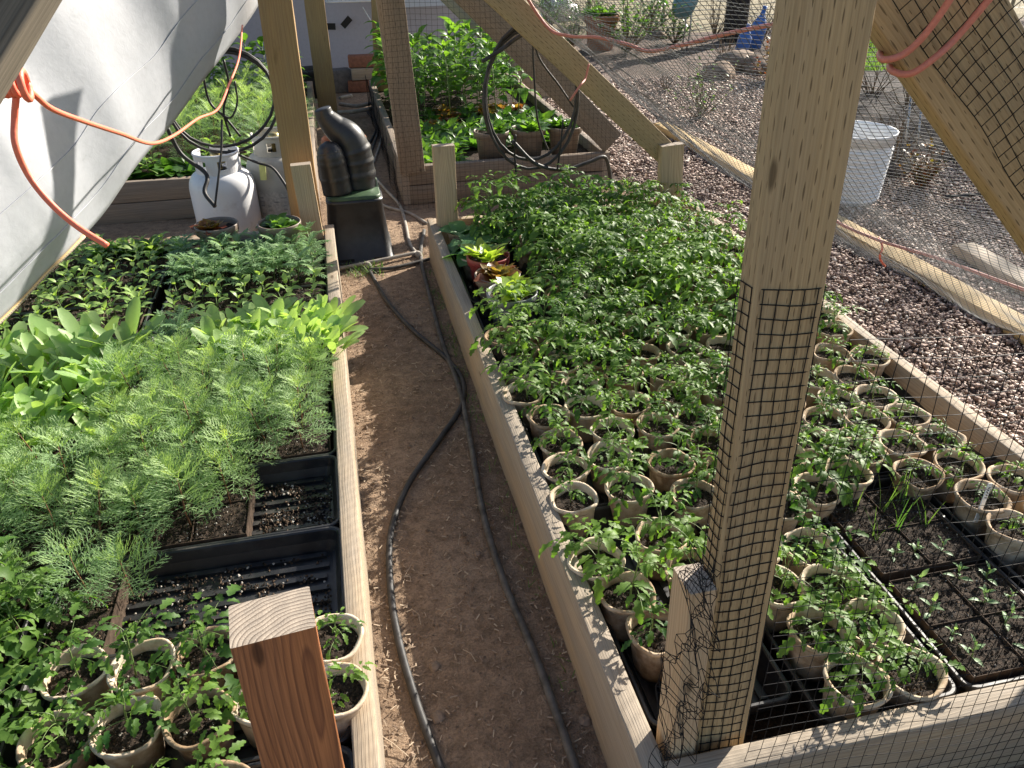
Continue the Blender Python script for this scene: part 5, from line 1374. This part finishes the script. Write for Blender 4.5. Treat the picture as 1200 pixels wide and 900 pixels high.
gb = MB(); P0, P1 = gz(1000, 45), gz(1110, 95)
for k in range(2600):
    u_, v_ = rnd(1005, 1110), rnd(45, 93); p = gz(u_, v_)
    blade(gb, Vector((p.x, p.y, .04)), dirv(rnd(0, 6.28), rnd(.8, 1.5)), rnd(.05, .13), .009, [.8, 1, .6, .1], rnd(.2, .9), .3, val=rnd(0, 1))
tag(gb.build('lawn_grass', M['grass'], None), 'green grass growing on the small lawn behind the post', 'grass', kind='stuff')
def rock(x, y, s, label, flat=.6, name='rock', mat='rock', group=None):
    bm = bmesh.new(); bmesh.ops.create_icosphere(bm, subdivisions=3, radius=s)
    o_ = rnd(0, 50)
    for v in bm.verts:
        q = v.co/s*1.4+Vector((o_, 0, 0)); v.co *= 1+.35*mnoise.noise(q)+.12*mnoise.noise(q*3); v.co.z *= flat
    me = bpy.data.meshes.new(name); bm.to_mesh(me); bm.free(); me.polygons.foreach_set('use_smooth', [True]*len(me.polygons)); o = link(name, me, None, M[mat]); o.location = (x, y, s*flat*.4); return tag(o, label, 'rock', group)
for i, (u, v, s, lab) in enumerate([(840, 92, .16, 'brown rock left of the blue bottles'), (862, 80, .2, 'dark rock in front of the blue bottles'), (893, 85, .17, 'dark rock against the big post, behind the gravel'), (1015, 150, .1, 'pale rock at the edge of the mulch'), (700, 52, .1, 'small rock below the terracotta urn'), (770, 45, .11, 'pinkish rock by the foot of the wire fence')]):
    p = gz(u, v); rock(p.x, p.y, s, lab, group=None)
for i, (u0, v0, u1, v1, lab) in enumerate([(1010, 140, 1085, 152, 'pale driftwood branch lying on the dark mulch'), (1000, 110, 1060, 118, 'dark branch lying on the mulch near the lawn'), (1060, 165, 1130, 172, 'thin branch lying at the front of the mulch'), (1105, 242, 1200, 235, 'black irrigation pipe lying on the gravel at the right')]):
    a, b = gz(u0, v0), gz(u1, v1); m_ = (a+b)/2+V(rnd(-.1, .1), rnd(-.1, .1), .03); mb = MB(); mb.tube(smooth_path([a+V(0, 0, .05), m_+V(0, 0, .03), b+V(0, 0, .05)], 8), .012 if i < 3 else .008, 7); tag(mb.build('branch' if i < 3 else 'garden_hose', M['dry'] if i < 3 else M['hose'], None), lab, 'branch' if i < 3 else 'hose')
# terracotta urn
p = gz(712, 62); t = big_pot(p.x, p.y+.25, 0, .19, .34, M['pot_clay'], 'chard', 'large terracotta urn of plants before the wire fence', 1.6, 'urn', 'clay_urn', 3)
# heron statue
p = gz(800, 60); hs = thing('bird_statue', 'blue-green metal bird statue before the wire fence', 'statue', (p.x, p.y, 0), .3)
mb = MB(); mb.tube(smooth_path([V(-.16, 0, .36), V(-.04, 0, .44), V(.08, 0, .58), V(.16, 0, .72)], 6), [.012]+[.05, .08, .10, .11, .115, .115, .11, .105, .10, .09, .08, .07, .065, .06, .05, .045, .04, .03], 12); mb.tube(smooth_path([V(.14, 0, .70), V(.2, 0, .82), V(.15, 0, .93), V(.2, 0, 1.02), V(.24, 0, 1.02)], 6), .024, 8); mb.tube([V(.22, 0, 1.03), V(.38, 0, 1.0)], [.018, .003], 6); mb.build('body', M['heron'], hs)
for s in (-1, 1): mb = MB(); mb.tube([V(.02, s*.04, .48), V(.04, s*.04, .24), V(.02, s*.04, 0)], .009, 6); mb.build('leg', M['steel'], hs)
for i, (u, v, h, r) in enumerate([(868, 62, .28, .07), (882, 57, .42, .08)]):
    p = gz(u, v); mb = MB(); mb.lathe([(r*.8, 0), (r, .02), (r, h*.55), (r*.5, h*.75), (r*.28, h*.8), (r*.28, h), (r*.2, h)], 20); o = mb.build('blue_bottle', M['blue'], None); o.location = p; o.rotation_euler = (.15, .1, 0); tag(o, ['shorter blue bottle ornament among the dark rocks', 'taller blue bottle ornament beside the shorter one'][i], 'ornament')
p = gz(860, 48); mb = MB(); mb.lathe([(.16, 0), (.13, .1), (.125, .5), (.13, .9), (.10, .92), (.001, .93)], 18, wob=.08); o = mb.build('tree_stump', M['mulch'], None); o.location = p; tag(o, 'dark upright tree stump behind the blue bottles', 'stump')
p = gz(690, 40)
# wire fence with posts
wf = thing('wire_fence', 'wire fence with thin posts along the far side of yard', 'fence', tuple(gz(760, 30)))
A = gz(600, 32); B = gz(1260, 12); o0 = wf.location
for k in range(9):
    q = A.lerp(B, k/8); mb = MB(); mb.tube([V(0, 0, 0), V(.01, 0, 1.5)], .025, 8); o = mb.build('post', M['steel'], wf); o.location = q-o0
mb = MB()
for z in np.arange(.05, 1.45, .10): mb.tube([A.lerp(B, k/16)-o0+V(0, 0, z+.01*math.sin(k)) for k in range(17)], .0035, 3)
nn = 90
for k in range(nn): q = A.lerp(B, k/nn)-o0; mb.tube([q+V(0, 0, .05), q+V(0, 0, 1.4)], .003, 3)
mb.build('wire_mesh', M['steel'], wf)
for i, (u, v, s, lab) in enumerate([(655, 22, .25, 'white painted stone at the left end of the fence')]):
    p = gz(u, v); rock(p.x, p.y, s, lab, 1.0, 'rock', 'white_paint')
def yard_tree(x, y, h, R, label, n=2600):
    t = thing('yard_tree', label, 'tree', (x, y, 0)); tk_, fo = MB(), MB()
    tk_.tube(smooth_path([V(0, 0, 0), V(.06, .02, h*.35), V(0, .05, h*.7), V(.05, 0, h)], 5), [.11-.005*i for i in range(16)], 9)
    for k in range(14):
        a = rnd(0, 6.28); e = rnd(.1, 1.1); z0 = h*rnd(.55, .95); d = dirv(a, e)
        tk_.tube(smooth_path([V(0, 0, z0), V(0, 0, z0)+d*R*.4, V(0, 0, z0)+d*R*.9+V(0, 0, .1)], 4), [.04, .035, .03, .027, .024, .02, .016, .012, .008], 5)
    cl = [V(rnd(-1, 1), rnd(-1, 1), rnd(-.6, .8))*R*.75 for k in range(24)]
    for k in range(n):
        c = random.choice(cl); p = c+V(random.gauss(0, 1), random.gauss(0, 1), random.gauss(0, .8))*R*.17+V(0, 0, h)
        blade(fo, p, dirv(rnd(0, 6.28), rnd(-.8, .9)), rnd(.07, .13), .05, P_OVATE, .5, .2, val=rnd(0, 1))
    tk_.build('trunk', M['mulch'], t); fo.build('crown', M['dark_leaf'], t)
yard_tree(9.9, 8.6, 3.9, 1.35, 'small leafy yard tree beyond the right edge shading the gravel')
yard_tree(12.2, 13.2, 3.6, 1.7, 'larger leafy yard tree farther off, shading the back of the yard')
# loose gravel stones
def gravel():
    n = 130000; vs = np.zeros((n, 8, 3)); 
    # denser close by
    t = np.random.rand(n); Y = .6+6.2*t**1.35; X = 1.52+np.random.rand(n)*(1.2+Y*.62)
    near = np.random.rand(n) < .0
    base = np.array([[x, y, z] for x in (-1, 1) for y in (-1, 1) for z in (-1, 1)], float)
    s = np.random.uniform(.0033, .0086, n)*(1+.10*Y)
    s *= np.random.choice([.5, .75, 1.0, 1.3], n, p=[.35, .35, .25, .05])
    for k in range(8):
        vs[:, k] = base[k]*.62+np.random.uniform(-.34, .34, (n, 3))
    vs *= s[:, None, None]*np.random.uniform(.45, 1.45, (n, 1, 3))*np.array([1, 1, .7])
    ang = np.random.rand(n)*6.28; c, sn_ = np.cos(ang)[:, None], np.sin(ang)[:, None]
    x = vs[:, :, 0]*c-vs[:, :, 1]*sn_; y = vs[:, :, 0]*sn_+vs[:, :, 1]*c; vs[:, :, 0] = x+X[:, None]; vs[:, :, 1] = y+Y[:, None]; vs[:, :, 2] += .010+np.random.rand(n)[:, None]*.010
    F = (np.array([[0, 1, 3, 2], [4, 6, 7, 5], [0, 4, 5, 1], [2, 3, 7, 6], [0, 2, 6, 4], [1, 5, 7, 3]])[None]+(np.arange(n)*8)[:, None, None]).reshape(-1, 4)
    me = bpy.data.meshes.new('gravel_stones'); me.vertices.add(n*8); me.vertices.foreach_set('co', vs.reshape(-1)); me.loops.add(len(F)*4); me.loops.foreach_set('vertex_index', F.reshape(-1)); me.polygons.add(len(F)); me.polygons.foreach_set('loop_start', np.arange(len(F))*4)
    me.update(calc_edges=True)
    at = me.attributes.new('v', 'FLOAT', 'POINT'); at.data.foreach_set('value', np.repeat(np.random.rand(n), 8))
    o = link('gravel_stones', me, None, M['pebble']); tag(o, 'loose reddish gravel stones covering the yard', 'gravel', kind='stuff')
gravel()
# litter on the path: clods, chips, straw
def litter():
    mb = MB()
    for k in range(11000):
        x, y = rnd(-.06, .36) if rnd(0, 1) < .8 else rnd(-.9, 1.9), rnd(.55, 3.6) if rnd(0, 1) < .8 else rnd(3.3, 7)
        edge_ = 1 if (x < .04 or x > .24) else .55
        if rnd(0, 1) > edge_: continue
        if rnd(0, 1) < .5:
            s = rnd(.0012, .0042) if rnd(0, 1) < .975 else rnd(.005, .011)
            vs = [Vector((s*rnd(.6, 1)*math.cos(a), s*rnd(.6, 1)*math.sin(a), 0)) for a in (0, 1.25, 2.5, 3.8, 5)]+[Vector((0, 0, s*rnd(.5, .9)))]
            mb.add([v+Vector((x, y, .003)) for v in vs], [(i, (i+1) % 5, 5) for i in range(5)], rnd(.1, .6))
        else:
            l = rnd(.004, .016); w_ = rnd(.001, .003); R = Matrix.Rotation(rnd(0, 6.28), 3, 'Z') @ Matrix.Rotation(rnd(-.3, .3), 3, 'Y'); mb.box((x, y, .006), (l, w_, .0012), R); mb.a[-8:] = [rnd(.2, 1)]*8
    for k in range(26):
        x, y = rnd(-.02, .3), rnd(.7, 3.2); a = rnd(0, 6.28); l = rnd(.03, .09); mb.val = rnd(.6, 1); d = V(math.cos(a), math.sin(a), 0); s = V(-d.y, d.x, 0)*l*rnd(-.15, .15)
        mb.tube([V(x, y, .006), V(x, y, .01)+d*l*.5+s, V(x, y, .007)+d*l], .0009, 4)
    o = mb.build('path_litter', M['litter'], None, False); tag(o, 'soil crumbs, wood chips and straw scattered on the path', 'litter', kind='stuff')
litter()
for i, (u, v, s, lab) in enumerate([(510, 782, .011, 'small brown stone on the path between the two hoses'), (513, 842, .013, 'flat brown stone low in the path by the left hose'), (685, 845, .012, 'brown stone at the foot of the right bed board'), (560, 650, .008, 'little round stone beside the dusty hose')]):
    p = gz(u, v); rock(p.x, p.y, s, lab, .7, 'stone')
# weeds at the foot of the right bed
def weeds():
    mb = MB()
    for k in range(420):
        x = .325-abs(random.gauss(0, .022)); y = 2.5+random.gauss(0, .35) if rnd(0, 1) < .6 else rnd(.9, 3.1)
        if mnoise.noise(Vector((y*6, 0, 0))) < -.1: continue
        blade(mb, Vector((x, y, .003)), dirv(rnd(0, 6.28), rnd(.4, 1.4)), rnd(.012, .035), .0022, [.8, 1, .6, .1], rnd(.2, 1), .3, val=rnd(0, 1))
    for k in range(160):
        p = at_z(rnd(405, 450), rnd(312, 325), .003); blade(mb, p, dirv(rnd(0, 6.28), rnd(.5, 1.4)), rnd(.02, .05), .0025, [.8, 1, .6, .1], rnd(.2, 1), .3, val=rnd(0, 1))
    o = mb.build('weeds', M['grass'], None); tag(o, 'thin weeds growing along the foot of the right bed board', 'weeds', kind='stuff')
weeds()
